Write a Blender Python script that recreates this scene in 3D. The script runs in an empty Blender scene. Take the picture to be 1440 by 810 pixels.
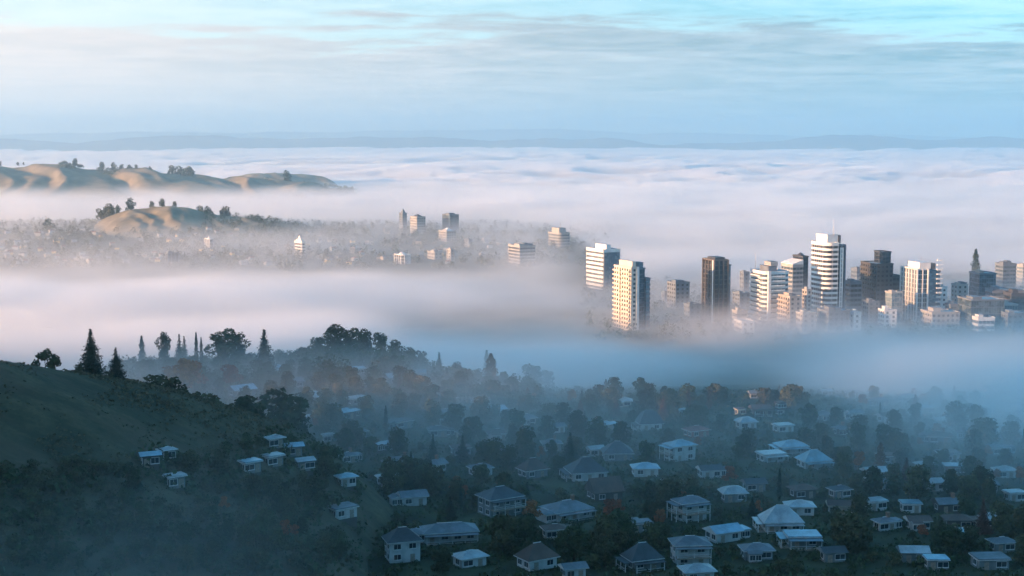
EXPO, VB, STEP, HAZE, FOG_G, SKYS, SUNE = 1.84, 4, 5.0, 1.1e-4, .36, .15, 5.0
import bpy, bmesh, math, random
import numpy as np
from mathutils import Vector, Matrix

rnd = random.Random(7)
C = bpy.context.scene.collection
SC = bpy.context.scene
R = math.radians

# ------------------------------------------------------------------ camera
CAM_Z, FPX, HOR = 130.0, 2000.0, 200.0          # photo is 1440 x 810
PITCH = math.atan((405 - HOR) / FPX)
CP, SP = math.cos(PITCH), math.sin(PITCH)
def ray(px, py):
    a, b = px - 720.0, 405.0 - py
    d = (a, FPX * CP + b * SP, -FPX * SP + b * CP)
    return (d[0] / d[1], 1.0, d[2] / d[1])
def at(px, py, D):
    d = ray(px, py)
    return Vector((d[0] * D, D, CAM_Z + d[2] * D))
def to_px(x, y, z):
    z = z - CAM_Z
    f = y * CP - z * SP
    u = y * SP + z * CP
    return 720 + FPX * x / f, 405 - FPX * u / f
def mpp(D):                                       # metres per photo pixel
    return D / FPX
cam = bpy.data.cameras.new('camera')
cam.lens, cam.sensor_width = 50.0, 36.0
cam.clip_start, cam.clip_end = 1.0, 90000.0
camo = bpy.data.objects.new('camera', cam); C.objects.link(camo)
camo.location = (0, 0, CAM_Z); camo.rotation_euler = (math.pi / 2 - PITCH, 0, 0)
SC.camera = camo

# ------------------------------------------------------------------ noise
def _hash(ix, iy, s):
    h = (ix.astype(np.int64) * 374761393 + iy.astype(np.int64) * 668265263 + s * 1442695041) & 0xffffffff
    h = ((h ^ (h >> 13)) * 1274126177) & 0xffffffff
    return ((h ^ (h >> 16)) & 0xffff) / 65535.0
def vnoise(x, y, s=0):
    x = np.asarray(x, float); y = np.asarray(y, float)
    ix, iy = np.floor(x), np.floor(y)
    fx, fy = x - ix, y - iy
    fx = fx * fx * fx * (fx * (fx * 6 - 15) + 10); fy = fy * fy * fy * (fy * (fy * 6 - 15) + 10)
    a, b = _hash(ix, iy, s), _hash(ix + 1, iy, s)
    c, d = _hash(ix, iy + 1, s), _hash(ix + 1, iy + 1, s)
    return (a + (b - a) * fx) * (1 - fy) + (c + (d - c) * fx) * fy
def fbm(x, y, o=4, s=0, g=.5):
    v, a, t = 0, 1.0, 0
    for k in range(o):
        v = v + a * (vnoise(x, y, s + 17 * k) - .5); t += a
        x, y, a = np.asarray(x) * 2.03 + 3.1, np.asarray(y) * 2.03 + 7.7, a * g
    return v / t * 2                               # about -1..1
def sstep(a, b, v):
    t = np.clip((np.asarray(v, float) - a) / (b - a), 0, 1)
    return t * t * (3 - 2 * t)
def smax(a, b, k):
    h = np.clip(.5 + .5 * (a - b) / k, 0, 1)
    return b + (a - b) * h + k * h * (1 - h)

# ------------------------------------------------------------------ terrain heights
_BY = [-400, 0, 150, 250, 330, 450, 560, 650, 720, 800, 900, 985, 1100, 1500, 2200, 2600, 5000, 60000]
_BZ = [150, 120, 76, 44, 22, 19, 15.5, 9, 2, -8, -8, -1, 0, 2, 2, -8, -20, -25]
def h_base(x, y):
    x = np.asarray(x, float); y = np.asarray(y, float)
    z = np.interp(y, _BY, _BZ)
    near = sstep(4000, 1200, y)
    z = z + near * (2.2 * fbm(x / 90., y / 90., 3, 3))
    # wooded ridge, centre left
    px = 720 + FPX * x / np.maximum(y, 50)
    prof = np.interp(px, [-300, 0, 150, 300, 400, 480, 560, 620, 700, 780, 860], [4, 7, 11, 13, 14, 16, 14, 9, 4, 1, 0])
    z = z + prof * np.exp(-((y - 690) / np.where(y < 690, 150., 70.)) ** 2)
    # knoll with the sunlit house, right; rising slope at the far right
    z = z + 2.0 * np.exp(-((x - 115) / 40.) ** 2 - ((y - 645) / 40.) ** 2)
    z = z + 20.0 * sstep(205, 330, x) * np.exp(-((y - 680) / 130.) ** 2)
    # suburb rise on the left behind the fog
    z = z + 5 * np.exp(-((y - 1950) / 250.) ** 2) * sstep(-60, -420, x)
    z = z + 3 * np.exp(-((y - 1900) / 260.) ** 2) * sstep(120, -150, x)
    # unseen high ground added off frame left to shade the foreground; gaps admit sun
    xc = -430 - .36 * np.maximum(0, y - 600)
    m = np.exp(-((x - xc) / np.where(x > xc, 92., 260.)) ** 2)
    z = z + m * np.interp(y - .404 * (x + 430), [60, 200, 300, 380, 387, 400, 407, 412, 419, 444, 452, 560, 620, 655, 680, 712], [60, 125, 140, 152, 54, 54, 152, 152, 48, 48, 152, 168, 160, 130, 66, 0])
    return z
_HA, _HU = np.array([-130.0, 360.0]), np.array([0.625, 0.781])
def h_grass(x, y):
    x = np.asarray(x, float); y = np.asarray(y, float)
    dx, dy = x - _HA[0], y - _HA[1]
    s = dx * _HU[0] + dy * _HU[1]
    d = dx * _HU[1] - dy * _HU[0]                  # + : camera / right side
    crest = np.interp(s, [-400, -200, -60, -15, 0, 27, 55, 85, 100, 120, 150, 260], [118, 108, 84, 77.5, 74.5, 67.5, 59, 48, 38, 17, -12, -90])
    w = np.sqrt(d * d + 14.0 ** 2) - 14.0
    side = np.where(d > 0, .30 * w + .0016 * np.clip(d, 0, 400) ** 2, .42 * w)
    side = side + np.where(d > 0, .0042 * np.clip(d - 12, 0, 400) ** 2 * sstep(15, 95, s), 0)
    z = crest - side + 1.6 * fbm(x / 38., y / 38., 3, 9) + 5.0 * fbm(x / 85., y / 85., 2, 41) * sstep(0, 50, np.abs(d))
    return z
def h_all(x, y):
    return np.maximum(h_base(x, y), np.where((np.asarray(y) > 120) & (np.asarray(y) < 640), h_grass(x, y), -99))
def H(x, y):
    return float(h_all(x, y))
_rt = np.concatenate([np.arange(180, 900, 1.0), np.arange(900, 2600, 4.0)])
def ground(px, py):                                # first ground point under a photo pixel
    d = ray(px, py)
    z = CAM_Z + d[2] * _rt
    hit = np.nonzero(h_all(d[0] * _rt, _rt) >= z)[0]
    if not len(hit): return None
    y = float(_rt[hit[0]]); return Vector((d[0] * y, y, H(d[0] * y, y)))
def crest_D(px):                                   # distance of the grass hill's skyline in a photo column
    d = ray(px, 500); y = np.arange(250, 470, 2.0)
    return float(y[int(np.argmax((h_grass(d[0] * y, y) - CAM_Z) / y))])
def visible(x, y, z):                              # is this point clear of the terrain?
    t = np.linspace(180 / y, .985, 160)
    t = t[t < .985]
    return bool(np.all(h_all(x * t, y * t) < CAM_Z + (z - CAM_Z) * t))

# ------------------------------------------------------------------ mesh builder
class MB:
    def __init__(s): s.v, s.f, s.m = [], [], []
    def quad(s, a, b, c, d, mi=0):
        n = len(s.v); s.v += [tuple(a), tuple(b), tuple(c), tuple(d)]; s.f.append((n, n+1, n+2, n+3)); s.m.append(mi)
    def box(s, x0, x1, y0, y1, z0, z1, mi=0):
        n = len(s.v)
        s.v += [(x, y, z) for z in (z0, z1) for y in (y0, y1) for x in (x0, x1)]
        for q in ((0,2,3,1),(4,5,7,6),(0,1,5,4),(2,6,7,3),(0,4,6,2),(1,3,7,5)):
            s.f.append(tuple(n + i for i in q)); s.m.append(mi)
    def prism(s, poly, z0, z1, mi=0, top=None):    # poly counter-clockwise
        n, k = len(s.v), len(poly); top = top or poly
        s.v += [(p[0], p[1], z0) for p in poly] + [(p[0], p[1], z1) for p in top]
        for i in range(k):
            j = (i + 1) % k; s.f.append((n+i, n+j, n+k+j, n+k+i)); s.m.append(mi)
        s.f.append(tuple(n + k + i for i in range(k))); s.m.append(mi)
        s.f.append(tuple(n + k - 1 - i for i in range(k))); s.m.append(mi)
    def tube(s, pts, rad, n=6, mi=0):
        base = len(s.v)
        pts = [Vector(p) for p in pts]
        for i, p in enumerate(pts):
            t = (pts[min(i+1, len(pts)-1)] - pts[max(i-1, 0)]).normalized()
            a = t.orthogonal().normalized(); b = t.cross(a)
            r = rad[i] if hasattr(rad, '__len__') else rad
            for k in range(n):
                an = 2 * math.pi * k / n
                s.v.append(tuple(p + a * (r * math.cos(an)) + b * (r * math.sin(an))))
        for i in range(len(pts) - 1):
            for k in range(n):
                k2 = (k + 1) % n
                s.f.append((base+i*n+k, base+i*n+k2, base+(i+1)*n+k2, base+(i+1)*n+k)); s.m.append(mi)
        s.f.append(tuple(base + n - 1 - k for k in range(n))); s.m.append(mi)
        s.f.append(tuple(base + (len(pts)-1)*n + k for k in range(n))); s.m.append(mi)
    def mesh(s, name, mats, smooth=False):
        me = bpy.data.meshes.new(name); me.from_pydata(s.v, [], s.f)
        for m in (mats if isinstance(mats, (list, tuple)) else [mats]): me.materials.append(m)
        if any(s.m): me.polygons.foreach_set('material_index', s.m)
        if smooth: me.polygons.foreach_set('use_smooth', [True] * len(s.f))
        me.update(); return me
    def build(s, name, mats, parent=None, smooth=False):
        return link(name, s.mesh(name, mats, smooth), parent)
def link(name, data, parent=None):
    o = bpy.data.objects.new(name, data); C.objects.link(o)
    if parent is not None: o.parent = parent
    return o
def tag(o, label=None, cat=None, group=None, kind=None):
    for k, v in (('label', label), ('category', cat), ('group', group), ('kind', kind)):
        if v: o[k] = v
    return o
def empty(name, loc, rz=0.0):
    o = link(name, None); o.location = loc; o.rotation_euler = (0, 0, rz); o.empty_display_size = 1; return o
def kids(o): return [c for c in o.children]
def grid_mesh(name, X, Y, Z, mat, smooth=True, parent=None):
    r, c = X.shape
    me = bpy.data.meshes.new(name)
    co = np.stack([X, Y, Z], -1).reshape(-1, 3)
    i = np.arange(r * c).reshape(r, c)
    f = np.stack([i[:-1, :-1], i[:-1, 1:], i[1:, 1:], i[1:, :-1]], -1).reshape(-1, 4)
    me.from_pydata(co.tolist(), [], f.tolist())
    me.materials.append(mat)
    if smooth: me.polygons.foreach_set('use_smooth', [True] * len(f))
    me.update(); return link(name, me, parent)

# ------------------------------------------------------------------ materials
class NT:                                          # tiny node-tree helper
    def __init__(s, tree): s.t = tree; s.n = tree.nodes; s.l = tree.links
    def add(s, typ, **kw):
        n = s.n.new(typ)
        for k, v in kw.items(): setattr(n, k, v)
        return n
    def put(s, sock, v):
        if hasattr(v, 'is_output'): s.l.new(v, sock)
        else: sock.default_value = v
    def math(s, op, a, b=None, c=None, clamp=False):
        n = s.add('ShaderNodeMath', operation=op, use_clamp=clamp)
        for i, v in enumerate((a, b, c)):
            if v is not None: s.put(n.inputs[i], v)
        return n.outputs[0]
    def ss(s, v, a, b, o0=0.0, o1=1.0, kind='SMOOTHSTEP'):
        n = s.add('ShaderNodeMapRange', interpolation_type=kind)
        for i, q in enumerate((v, a, b, o0, o1)): s.put(n.inputs[i], q)
        return n.outputs[0]
    def noise(s, vec, scale, detail=3.0, rough=.5, dist=0.0):
        n = s.add('ShaderNodeTexNoise')
        s.put(n.inputs['Vector'], vec); s.put(n.inputs['Scale'], scale); s.put(n.inputs['Detail'], detail)
        s.put(n.inputs['Roughness'], rough); s.put(n.inputs['Distortion'], dist)
        return n.outputs[0]
    def mix(s, f, a, b):
        n = s.add('ShaderNodeMix', data_type='RGBA')
        s.put(n.inputs[0], f); s.put(n.inputs[6], a if hasattr(a, 'is_output') else (*a, 1)); s.put(n.inputs[7], b if hasattr(b, 'is_output') else (*b, 1))
        return n.outputs[2]
    def scale(s, vec, sx, sy, sz):
        n = s.add('ShaderNodeVectorMath', operation='MULTIPLY'); s.put(n.inputs[0], vec); n.inputs[1].default_value = (sx, sy, sz)
        return n.outputs[0]
def mat(name, col, rough=.8, col2=None, sc=1.0, metal=0.0, bump=0.0, spec=.3, coord='Object', stretch=(1,1,1), detail=5.0, rnd_v=0.0):
    m = bpy.data.materials.new(name); m.use_nodes = True
    t = NT(m.node_tree); b = m.node_tree.nodes['Principled BSDF']
    b.inputs['Roughness'].default_value = rough; b.inputs['Metallic'].default_value = metal
    b.inputs['Specular IOR Level'].default_value = spec
    col2 = col2 or tuple(c * .72 for c in col)
    tc = t.add('ShaderNodeTexCoord')
    vec = t.scale(tc.outputs[coord], *stretch)
    n = t.noise(vec, sc, detail, .6)
    f = t.ss(n, .35, .65)
    c = t.mix(f, col2, col)
    if rnd_v:
        oi = t.add('ShaderNodeObjectInfo')
        hv = t.add('ShaderNodeHueSaturation'); t.put(hv.inputs['Color'], c)
        t.put(hv.inputs['Value'], t.ss(oi.outputs['Random'], 0, 1, 1 - rnd_v, 1 + rnd_v, 'LINEAR'))
        t.put(hv.inputs['Hue'], t.ss(t.math('FRACT', t.math('MULTIPLY', oi.outputs['Random'], 7.31)), 0, 1, .5 - rnd_v * .06, .5 + rnd_v * .05, 'LINEAR'))
        c = hv.outputs[0]
    t.l.new(c, b.inputs['Base Color'])
    if bump:
        bp = t.add('ShaderNodeBump'); bp.inputs['Strength'].default_value = min(1, bump); bp.inputs['Distance'].default_value = bump
        t.put(bp.inputs['Height'], n); t.l.new(bp.outputs[0], b.inputs['Normal'])
    return m
# ------------------------------------------------------------------ light
SUN_AZ, SUN_EL = 112.0, 7.8                         # degrees left of the view direction, height
sdir = Vector((-math.sin(R(SUN_AZ)) * math.cos(R(SUN_EL)), math.cos(R(SUN_AZ)) * math.cos(R(SUN_EL)), math.sin(R(SUN_EL))))
sun = bpy.data.lights.new('sun', 'SUN'); sun.energy = SUNE; sun.angle = R(.5); sun.color = (1.0, .52, .26)
suno = link('sun', sun); suno.rotation_euler = sdir.to_track_quat('Z', 'Y').to_euler(); suno.location = (-400, 200, 400)
w = bpy.data.worlds.new('World'); SC.world = w; w.use_nodes = True
t = NT(w.node_tree); bg = w.node_tree.nodes['Background']
sky = t.add('ShaderNodeTexSky', sky_type='NISHITA', sun_disc=False)
sky.sun_elevation = R(SUN_EL); sky.sun_rotation = R(-SUN_AZ)
sky.air_density, sky.dust_density, sky.ozone_density, sky.altitude = .9, 0.0, 3.4, 150
tn = t.add('ShaderNodeMix', data_type='RGBA', blend_type='MULTIPLY'); tn.inputs[0].default_value = 1; t.l.new(sky.outputs[0], tn.inputs[6]); tn.inputs[7].default_value = (.52, 1.05, .96, 1)
skyc = tn.outputs[2]
tc = t.add('ShaderNodeTexCoord')
nrm = t.add('ShaderNodeVectorMath', operation='NORMALIZE'); t.l.new(tc.outputs['Generated'], nrm.inputs[0])
sep = t.add('ShaderNodeSeparateXYZ'); t.l.new(nrm.outputs[0], sep.inputs[0])
zc = t.math('MAXIMUM', sep.outputs[2], .004)
inv = t.math('DIVIDE', 1.0, t.math('ADD', zc, .035))
cmb = t.add('ShaderNodeCombineXYZ')
t.put(cmb.inputs[0], t.math('MULTIPLY', sep.outputs[0], inv)); t.put(cmb.inputs[1], t.math('MULTIPLY', sep.outputs[1], inv))
cv = cmb.outputs[0]
big = t.noise(t.scale(cv, .22, .30, 1), 1.0, 3, .5, .2)                 # where the layer breaks up
str_ = t.noise(t.scale(cv, .62, .85, 1), 1.0, 6, .58, .8)                # long streaks
fine = t.noise(t.scale(cv, 2.6, 2.6, 1), 1.0, 6, .65, .5)               # small puffs
dens = t.math('ADD', t.math('ADD', t.math('MULTIPLY', big, .45), t.math('MULTIPLY', str_, .35)), t.math('MULTIPLY', fine, .20))
thr = t.ss(sep.outputs[2], .035, .115, .30, .62, 'LINEAR')              # solid near the horizon, open higher up
cov = t.ss(t.math('SUBTRACT', dens, thr), -.015, .065)
dt = t.add('ShaderNodeVectorMath', operation='DOT_PRODUCT'); t.l.new(nrm.outputs[0], dt.inputs[0]); dt.inputs[1].default_value = sdir
sunward = t.ss(dt.outputs['Value'], -.64, .10)
thick = t.ss(t.math('ADD', t.math('MULTIPLY', str_, .55), t.math('MULTIPLY', fine, .45)), .34, .66)
lit = t.mix(sunward, (.33, .345, .36), (.94, .72, .62))                 # thin cloud lets the low sun through
dim = t.mix(sunward, (.095, .155, .172), (.74, .60, .54))
tint = t.mix(thick, lit, dim)
veil = t.math('MULTIPLY', t.ss(sep.outputs[2], .055, .0), .75)
tint = t.mix(veil, tint, t.mix(sunward, (.135, .19, .205), (.95, .76, .66)))
hs = t.add('ShaderNodeHueSaturation'); t.l.new(skyc, hs.inputs['Color']); hs.inputs['Saturation'].default_value = 0.0
cl = t.add('ShaderNodeMix', data_type='RGBA', blend_type='MULTIPLY'); cl.inputs[0].default_value = 1; t.l.new(hs.outputs[0], cl.inputs[6]); t.l.new(tint, cl.inputs[7])
mx = t.mix(t.math('MULTIPLY', t.math('MULTIPLY_ADD', cov, .26, .68), t.ss(sep.outputs[2], .105, .24, 1.0, .12)), skyc, cl.outputs[2])
t.l.new(mx, bg.inputs[0]); bg.inputs[1].default_value = SKYS
SC.view_settings.view_transform = 'Standard'; SC.view_settings.look = 'None'; SC.view_settings.gamma = 1; SC.view_settings.use_curve_mapping = False
SC.view_settings.exposure = EXPO
cy = SC.cycles
cy.use_denoising = True; cy.denoiser = 'OPENIMAGEDENOISE'
cy.max_bounces = 8; cy.diffuse_bounces = 2; cy.glossy_bounces = 2; cy.transmission_bounces = 2; cy.volume_bounces = VB; cy.transparent_max_bounces = 8
cy.volume_step_rate = STEP; cy.volume_max_steps = 512
cy.use_adaptive_sampling = True; cy.adaptive_threshold = .02
cy.caustics_reflective = cy.caustics_refractive = False
cy.sample_clamp_indirect = 6.0

# ------------------------------------------------------------------ ground
M = {}
M['ground'] = mat('ground_cover', (.055, .065, .035), .95, (.025, .032, .02), .05, bump=.4, spec=.1)
def grass_mat():
    m = mat('hill_grass', (.105, .088, .052), .95, (.045, .046, .030), .09, bump=1.2, spec=.1, stretch=(.35, 1.3, 1), detail=10)
    t = NT(m.node_tree); b = m.node_tree.nodes['Principled BSDF']
    src = b.inputs['Base Color'].links[0].from_socket
    tc = t.add('ShaderNodeTexCoord')
    n2 = t.ss(t.noise(tc.outputs['Object'], .55, 6, .7), .35, .68)          # tussocks and bare earth
    n3 = t.ss(t.noise(t.scale(tc.outputs['Object'], .5, 1.6, 1), .022, 4, .6, .8), .46, .62)   # broad streaky patches mixed towards brown
    c = t.mix(t.math('MULTIPLY', n2, .6), src, (.035, .038, .022))
    c = t.mix(t.math('MULTIPLY', n3, .5), c, (.10, .068, .045))
    t.l.new(c, b.inputs['Base Color'])
    return m
M['grass'] = grass_mat()
M['dry'] = mat('dry_tussock', (.13, .105, .06), .95, (.07, .062, .038), .5, spec=.1)
M['gold'] = mat('golden_grass', (.27, .225, .155), .95, (.17, .15, .105), .03, spec=.1, detail=8)
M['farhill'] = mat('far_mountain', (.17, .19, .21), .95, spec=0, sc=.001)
rows = np.concatenate([np.arange(-400, 180, 20), np.arange(180, 820, 5.0), np.geomspace(820, 60000, 150)])
u = np.linspace(-1, 1, 301); u = np.sign(u) * np.abs(u) ** 1.25
Yg, Ug = np.meshgrid(rows, u, indexing='ij')
Xg = Ug * (np.abs(Yg) * .62 + 760)
Zg = h_base(Xg, Yg)
Zg += np.where(Yg < 900, .5, 0) * fbm(Xg / 12., Yg / 12., 2, 21)
tag(grid_mesh('ground', Xg, Yg, Zg, M['ground']), kind='structure', label='dark wooded valley floor and hillside under the fog')
Yg, Xg = np.meshgrid(np.arange(120, 640, 3.0), np.arange(-520, 130, 3.0), indexing='ij')
Zg = np.maximum(h_grass(Xg, Yg), h_base(Xg, Yg) - 6) + .8 * fbm(Xg / 16., Yg / 16., 4, 31)
tag(grid_mesh('grass_hill', Xg, Yg, Zg, M['grass']), kind='structure', label='bare grass hill sloping down from the left edge')

# golden knoll and ridges: their own height fields
def height_field(name, x0, x1, y0, y1, step, fn, m, label):
    Y, X = np.meshgrid(np.arange(y0, y1 + step, step), np.arange(x0, x1 + step, step), indexing='ij')
    return tag(grid_mesh(name, X, Y, fn(X, Y), m), kind='structure', label=label)
def gully(x, y, w, s, ang=0.0):
    c, q = math.cos(ang), math.sin(ang)
    u, v = x * c - y * q, x * q + y * c
    u = u + w * .5 * fbm(x / (w * 1.6), y / (w * 1.6), 2, s)
    n = vnoise(u / w, v / (w * 4.5), s) * .7 + vnoise(u / (w * .45), v / (w * 2.2), s + 5) * .3
    return np.abs(n * 2 - 1)
def f_knoll(x, y):
    px = 720 + FPX * x / y
    top = np.interp(px, [60, 112, 132, 150, 165, 200, 235, 265, 290, 330, 380, 430, 490], [-12, 4, 15, 28, 34, 40, 43, 41, 33, 29, 22, 14, -12])
    d = (y - 1960) / np.where(y < 1960, 190., 120.)
    sl = np.exp(-d * d * 1.2)
    z = (top + 14) * sl - 14
    return z - 11 * gully(x, y, 21, 61, -.45) * sl * sstep(-.06, .2, np.abs(d)) + 1.2 * fbm(x / 25, y / 25, 3, 5)
height_field('hill', -740, -200, 1700, 2160, 4.5, f_knoll, M['gold'], 'golden grass knoll above the misty suburb')
def ridge_fn(D, xs, ys, wn, wf, gw, ga, sd, ang):
    def fn(x, y):
        px = 720 + FPX * x / y
        zt = CAM_Z - (np.interp(px, xs, ys) - HOR) / FPX * D
        yc = D + 60 * fbm(x / 500, 0 * y, 2, sd)
        d = (y - yc) / np.where(y < yc, wn, wf)
        sl = np.exp(-d * d)
        g = gully(x, y, gw, sd, ang)
        return (zt + 40) * sl - 40 - ga * g * sl * sstep(-.1, .15, np.abs(d)) + 3 * fbm(x / 60, y / 60, 3, sd)
    return fn
height_field('hill', -1650, -330, 2950, 3900, 9, ridge_fn(3500, [-250, 0, 50, 95, 150, 200, 235, 265, 300, 345, 385, 430, 470, 500, 530], [236, 231, 230, 229, 235, 234, 239, 238, 246, 246, 248, 254, 260, 266, 300], 290., 200., 88, 40, 71, -.45), M['gold'], 'long golden ridge with folded gullies rising from the fog')
height_field('hill', -1150, -330, 4050, 4700, 11, ridge_fn(4400, [250, 330, 365, 400, 425, 455, 475, 520], [262, 246, 242, 241, 243, 248, 256, 300], 250., 200., 90, 36, 83, -.45), M['gold'], 'smaller ridge behind the end of the long golden ridge')
def mountain(D, base, amp, sd, sc):
    X = np.linspace(-D * .75, D * .75, 500); rowsY = np.linspace(D - 1500, D + 1500, 9)
    Yq, Xq = np.meshgrid(rowsY, X, indexing='ij')
    prof = base + amp * (fbm(Xq / sc, 0 * Yq, 6, sd, .55))
    k = 1 - ((Yq - D) / 1500) ** 2
    return Xq, Yq, prof * k - 30
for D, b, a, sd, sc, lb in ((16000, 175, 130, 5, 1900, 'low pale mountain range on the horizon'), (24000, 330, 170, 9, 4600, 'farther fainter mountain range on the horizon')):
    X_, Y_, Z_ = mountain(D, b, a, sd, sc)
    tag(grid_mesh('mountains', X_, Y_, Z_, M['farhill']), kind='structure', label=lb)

# ------------------------------------------------------------------ fog
def fog_mat(name, dens, g, col=(1, 1, 1), attr='density'):
    m = bpy.data.materials.new(name); m.use_nodes = True
    nt = m.node_tree; nt.nodes.remove(nt.nodes['Principled BSDF'])
    v = nt.nodes.new('ShaderNodeVolumePrincipled')
    v.inputs['Density'].default_value = dens; v.inputs['Anisotropy'].default_value = g
    v.inputs['Color'].default_value = (*col, 1); v.inputs['Density Attribute'].default_value = attr
    nt.links.new(v.outputs[0], nt.nodes['Material Output'].inputs['Volume'])
    return m
def box_obj(name, lo, hi, m):
    b = MB(); b.box(lo[0], hi[0], lo[1], hi[1], lo[2], hi[2]); return b.build(name, m)
tag(box_obj('haze', (-30000, -420, -120), (30000, 28000, 560), fog_mat('haze_air', HAZE, .8, (.76, .93, 1.0), '')), kind='stuff', label='thin haze filling the whole valley')

def fog_volume(name, lo, hi, res, build, m, label):
    o = link(name, bpy.data.meshes.new(name))
    tag(o, label, kind='stuff')
    g = bpy.data.node_groups.new(name, 'GeometryNodeTree')
    g.interface.new_socket('Geometry', in_out='OUTPUT', socket_type='NodeSocketGeometry')
    q = NT(g)
    out = q.add('NodeGroupOutput'); vc = q.add('GeometryNodeVolumeCube'); sm = q.add('GeometryNodeSetMaterial')
    vc.inputs['Min'].default_value = lo; vc.inputs['Max'].default_value = hi
    for k, r in zip('XYZ', res): vc.inputs['Resolution ' + k].default_value = r
    sm.inputs['Material'].default_value = m
    pos = q.add('GeometryNodeInputPosition').outputs[0]
    s = q.add('ShaderNodeSeparateXYZ'); q.l.new(pos, s.inputs[0])
    q.put(vc.inputs['Density'], build(q, pos, *s.outputs))
    q.l.new(vc.outputs[0], sm.inputs[0]); q.l.new(sm.outputs[0], out.inputs[0])
    md = o.modifiers.new('fog', 'NODES'); md.node_group = g
    return o
def near_fog(q, pos, x, y, z):
    mul = lambda a, b: q.math('MULTIPLY', a, b)
    add = lambda a, b: q.math('ADD', a, b)
    sub = lambda a, b: q.math('SUBTRACT', a, b)
    mx = lambda a, b: q.math('MAXIMUM', a, b)
    n1 = q.noise(q.scale(pos, 1/230., 1/170., 1/110.), 1.0, 5, .58, .6)     # billows
    n2 = q.noise(q.scale(pos, 1/620., 1/420., 1/400.), 1.0, 2, .5)
    nn = sub(n1, .5); n0 = sub(n2, .5)
    t = q.math('DIVIDE', x, q.math('MAXIMUM', y, 200))                      # -.36 .. .36 across the valley's opening
    # 1 bank between the wooded ridge and the town
    top = add(q.ss(x, -260., 200., 18., 1.), add(mul(nn, 46.), mul(n0, 14.)))
    front = q.ss(add(y, mul(nn, 190.)), 715., 830.)
    backL = q.ss(add(y, mul(nn, 160.)), 1140., 1340., 1., 0.)
    backR = q.ss(add(y, mul(nn, 80.)), 945., 1050., 1., 0.)
    bm = q.ss(x, 0., 170.)
    back = add(mul(backL, sub(1.0, bm)), mul(backR, bm))
    prof = q.ss(sub(z, top), -7., 6., 1., 0.)
    d1 = mul(mul(mul(front, back), prof), .021)
    # 2 deck behind the town and the suburb
    start = q.ss(t, -.02, .10, 2300., 1120.)
    yy = sub(add(y, mul(nn, 260.)), start)
    top2 = add(add(mul(nn, 52.), mul(n0, 28.)), q.ss(t, -.12, .02, 3., 16.))
    d2 = mul(mul(q.ss(yy, 0., 330.), q.ss(sub(z, top2), -12., 11., 1., 0.)), .016)
    # 3 thin mist lying in the suburb and the town
    d3 = mul(mul(mul(q.ss(y, 960., 1150.), q.ss(y, 2300., 2600., 1., 0.)), q.ss(sub(z, mul(nn, 40.)), -6., 24., 1., 0.)), q.ss(x, -100., 250., .0006, .0024))
    d5 = mul(mul(q.ss(x, 40., 160.), mul(q.ss(y, 900., 980.), q.ss(y, 1250., 1400., 1., 0.))), mul(q.ss(sub(z, mul(nn, 34.)), -2., 17., 1., 0.), .012))
    # 4 loose wisps over the foreground
    ground_z = q.ss(y, 330., 760., 30., -2., 'LINEAR')
    zr = sub(z, ground_z)
    w1 = mul(q.ss(add(x, mul(nn, 80.)), 95., 200.), mul(q.ss(y, 420., 520.), q.ss(y, 760., 860., 1., 0.)))
    w2 = mul(q.ss(add(x, mul(nn, 60.)), -20., -90., 0., 1.), q.ss(y, 300., 400., 1., 0.))
    w3 = mul(mul(q.ss(add(y, mul(nn, 120.)), 560., 740.), q.ss(y, 800., 900., 1., 0.)), q.ss(q.math('ABSOLUTE', sub(x, 112.)), 30., 95., .15, 1.))
    w4 = mul(mul(q.ss(add(x, mul(nn, 120.)), -230., -130.), q.ss(add(x, mul(nn, 120.)), -30., 30., 1., 0.)), mul(q.ss(y, 440., 520.), q.ss(y, 640., 720., 1., 0.)))
    d4 = mul(q.ss(n1, .42, .66, .25, 1.), mul(q.ss(zr, 4., 40., 1., 0.), add(add(add(mul(w1, .025), mul(w4, .010)), mul(w2, .011)), add(mul(w3, .0065), mul(mul(q.ss(y, 320., 520.), .0082), mx(q.ss(q.math('ABSOLUTE', sub(x, 112.)), 30., 95., .15, 1.), q.ss(y, 540., 600., 1., 0.)))))))
    return add(add(d1, d2), add(add(d3, d5), d4))
fog_volume('fog', (-1350, 240, -28), (1350, 3700, 84), (180, 288, 28), near_fog, fog_mat('fog_vapour', 1.0, FOG_G), 'white fog lying in the valley around the town and hills')

# sea of fog beyond: closed body with a billowing top
def fog_top(x, y):
    lx = x / 900. + .5 * fbm(x / 1500, y / 1500, 2, 3)
    a = .62 - 1.5 * np.abs(fbm(lx * 1.7, y / 330., 5, 51, .5))
    b = fbm(x / 2600., y / 1500., 2, 57)
    return 2 + 46 * a + 34 * b + np.interp(y, [3000, 9000, 20000, 28000], [0, 8, 50, 85])
Yr = np.geomspace(3500, 27500, 190); ur = np.linspace(-1, 1, 260)
Yg, Ug = np.meshgrid(Yr, ur, indexing='ij'); Xg = Ug * (Yg * .50 + 600)
Zt = fog_top(Xg, Yg)
edge = sstep(0, .06, 1 - np.abs(Ug)) * sstep(3500, 4300, Yg)
Zt = -60 + (Zt + 60) * edge
r_, c_ = Xg.shape
co = np.concatenate([np.stack([Xg, Yg, Zt], -1).reshape(-1, 3), np.stack([Xg, Yg, np.full_like(Xg, -62.)], -1).reshape(-1, 3)])
i = np.arange(r_ * c_).reshape(r_, c_); q_ = lambda i: np.stack([i[:-1, :-1], i[:-1, 1:], i[1:, 1:], i[1:, :-1]], -1).reshape(-1, 4)
n_ = r_ * c_
fs = q_(i).tolist() + (q_(i + n_)[:, ::-1]).tolist()
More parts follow.
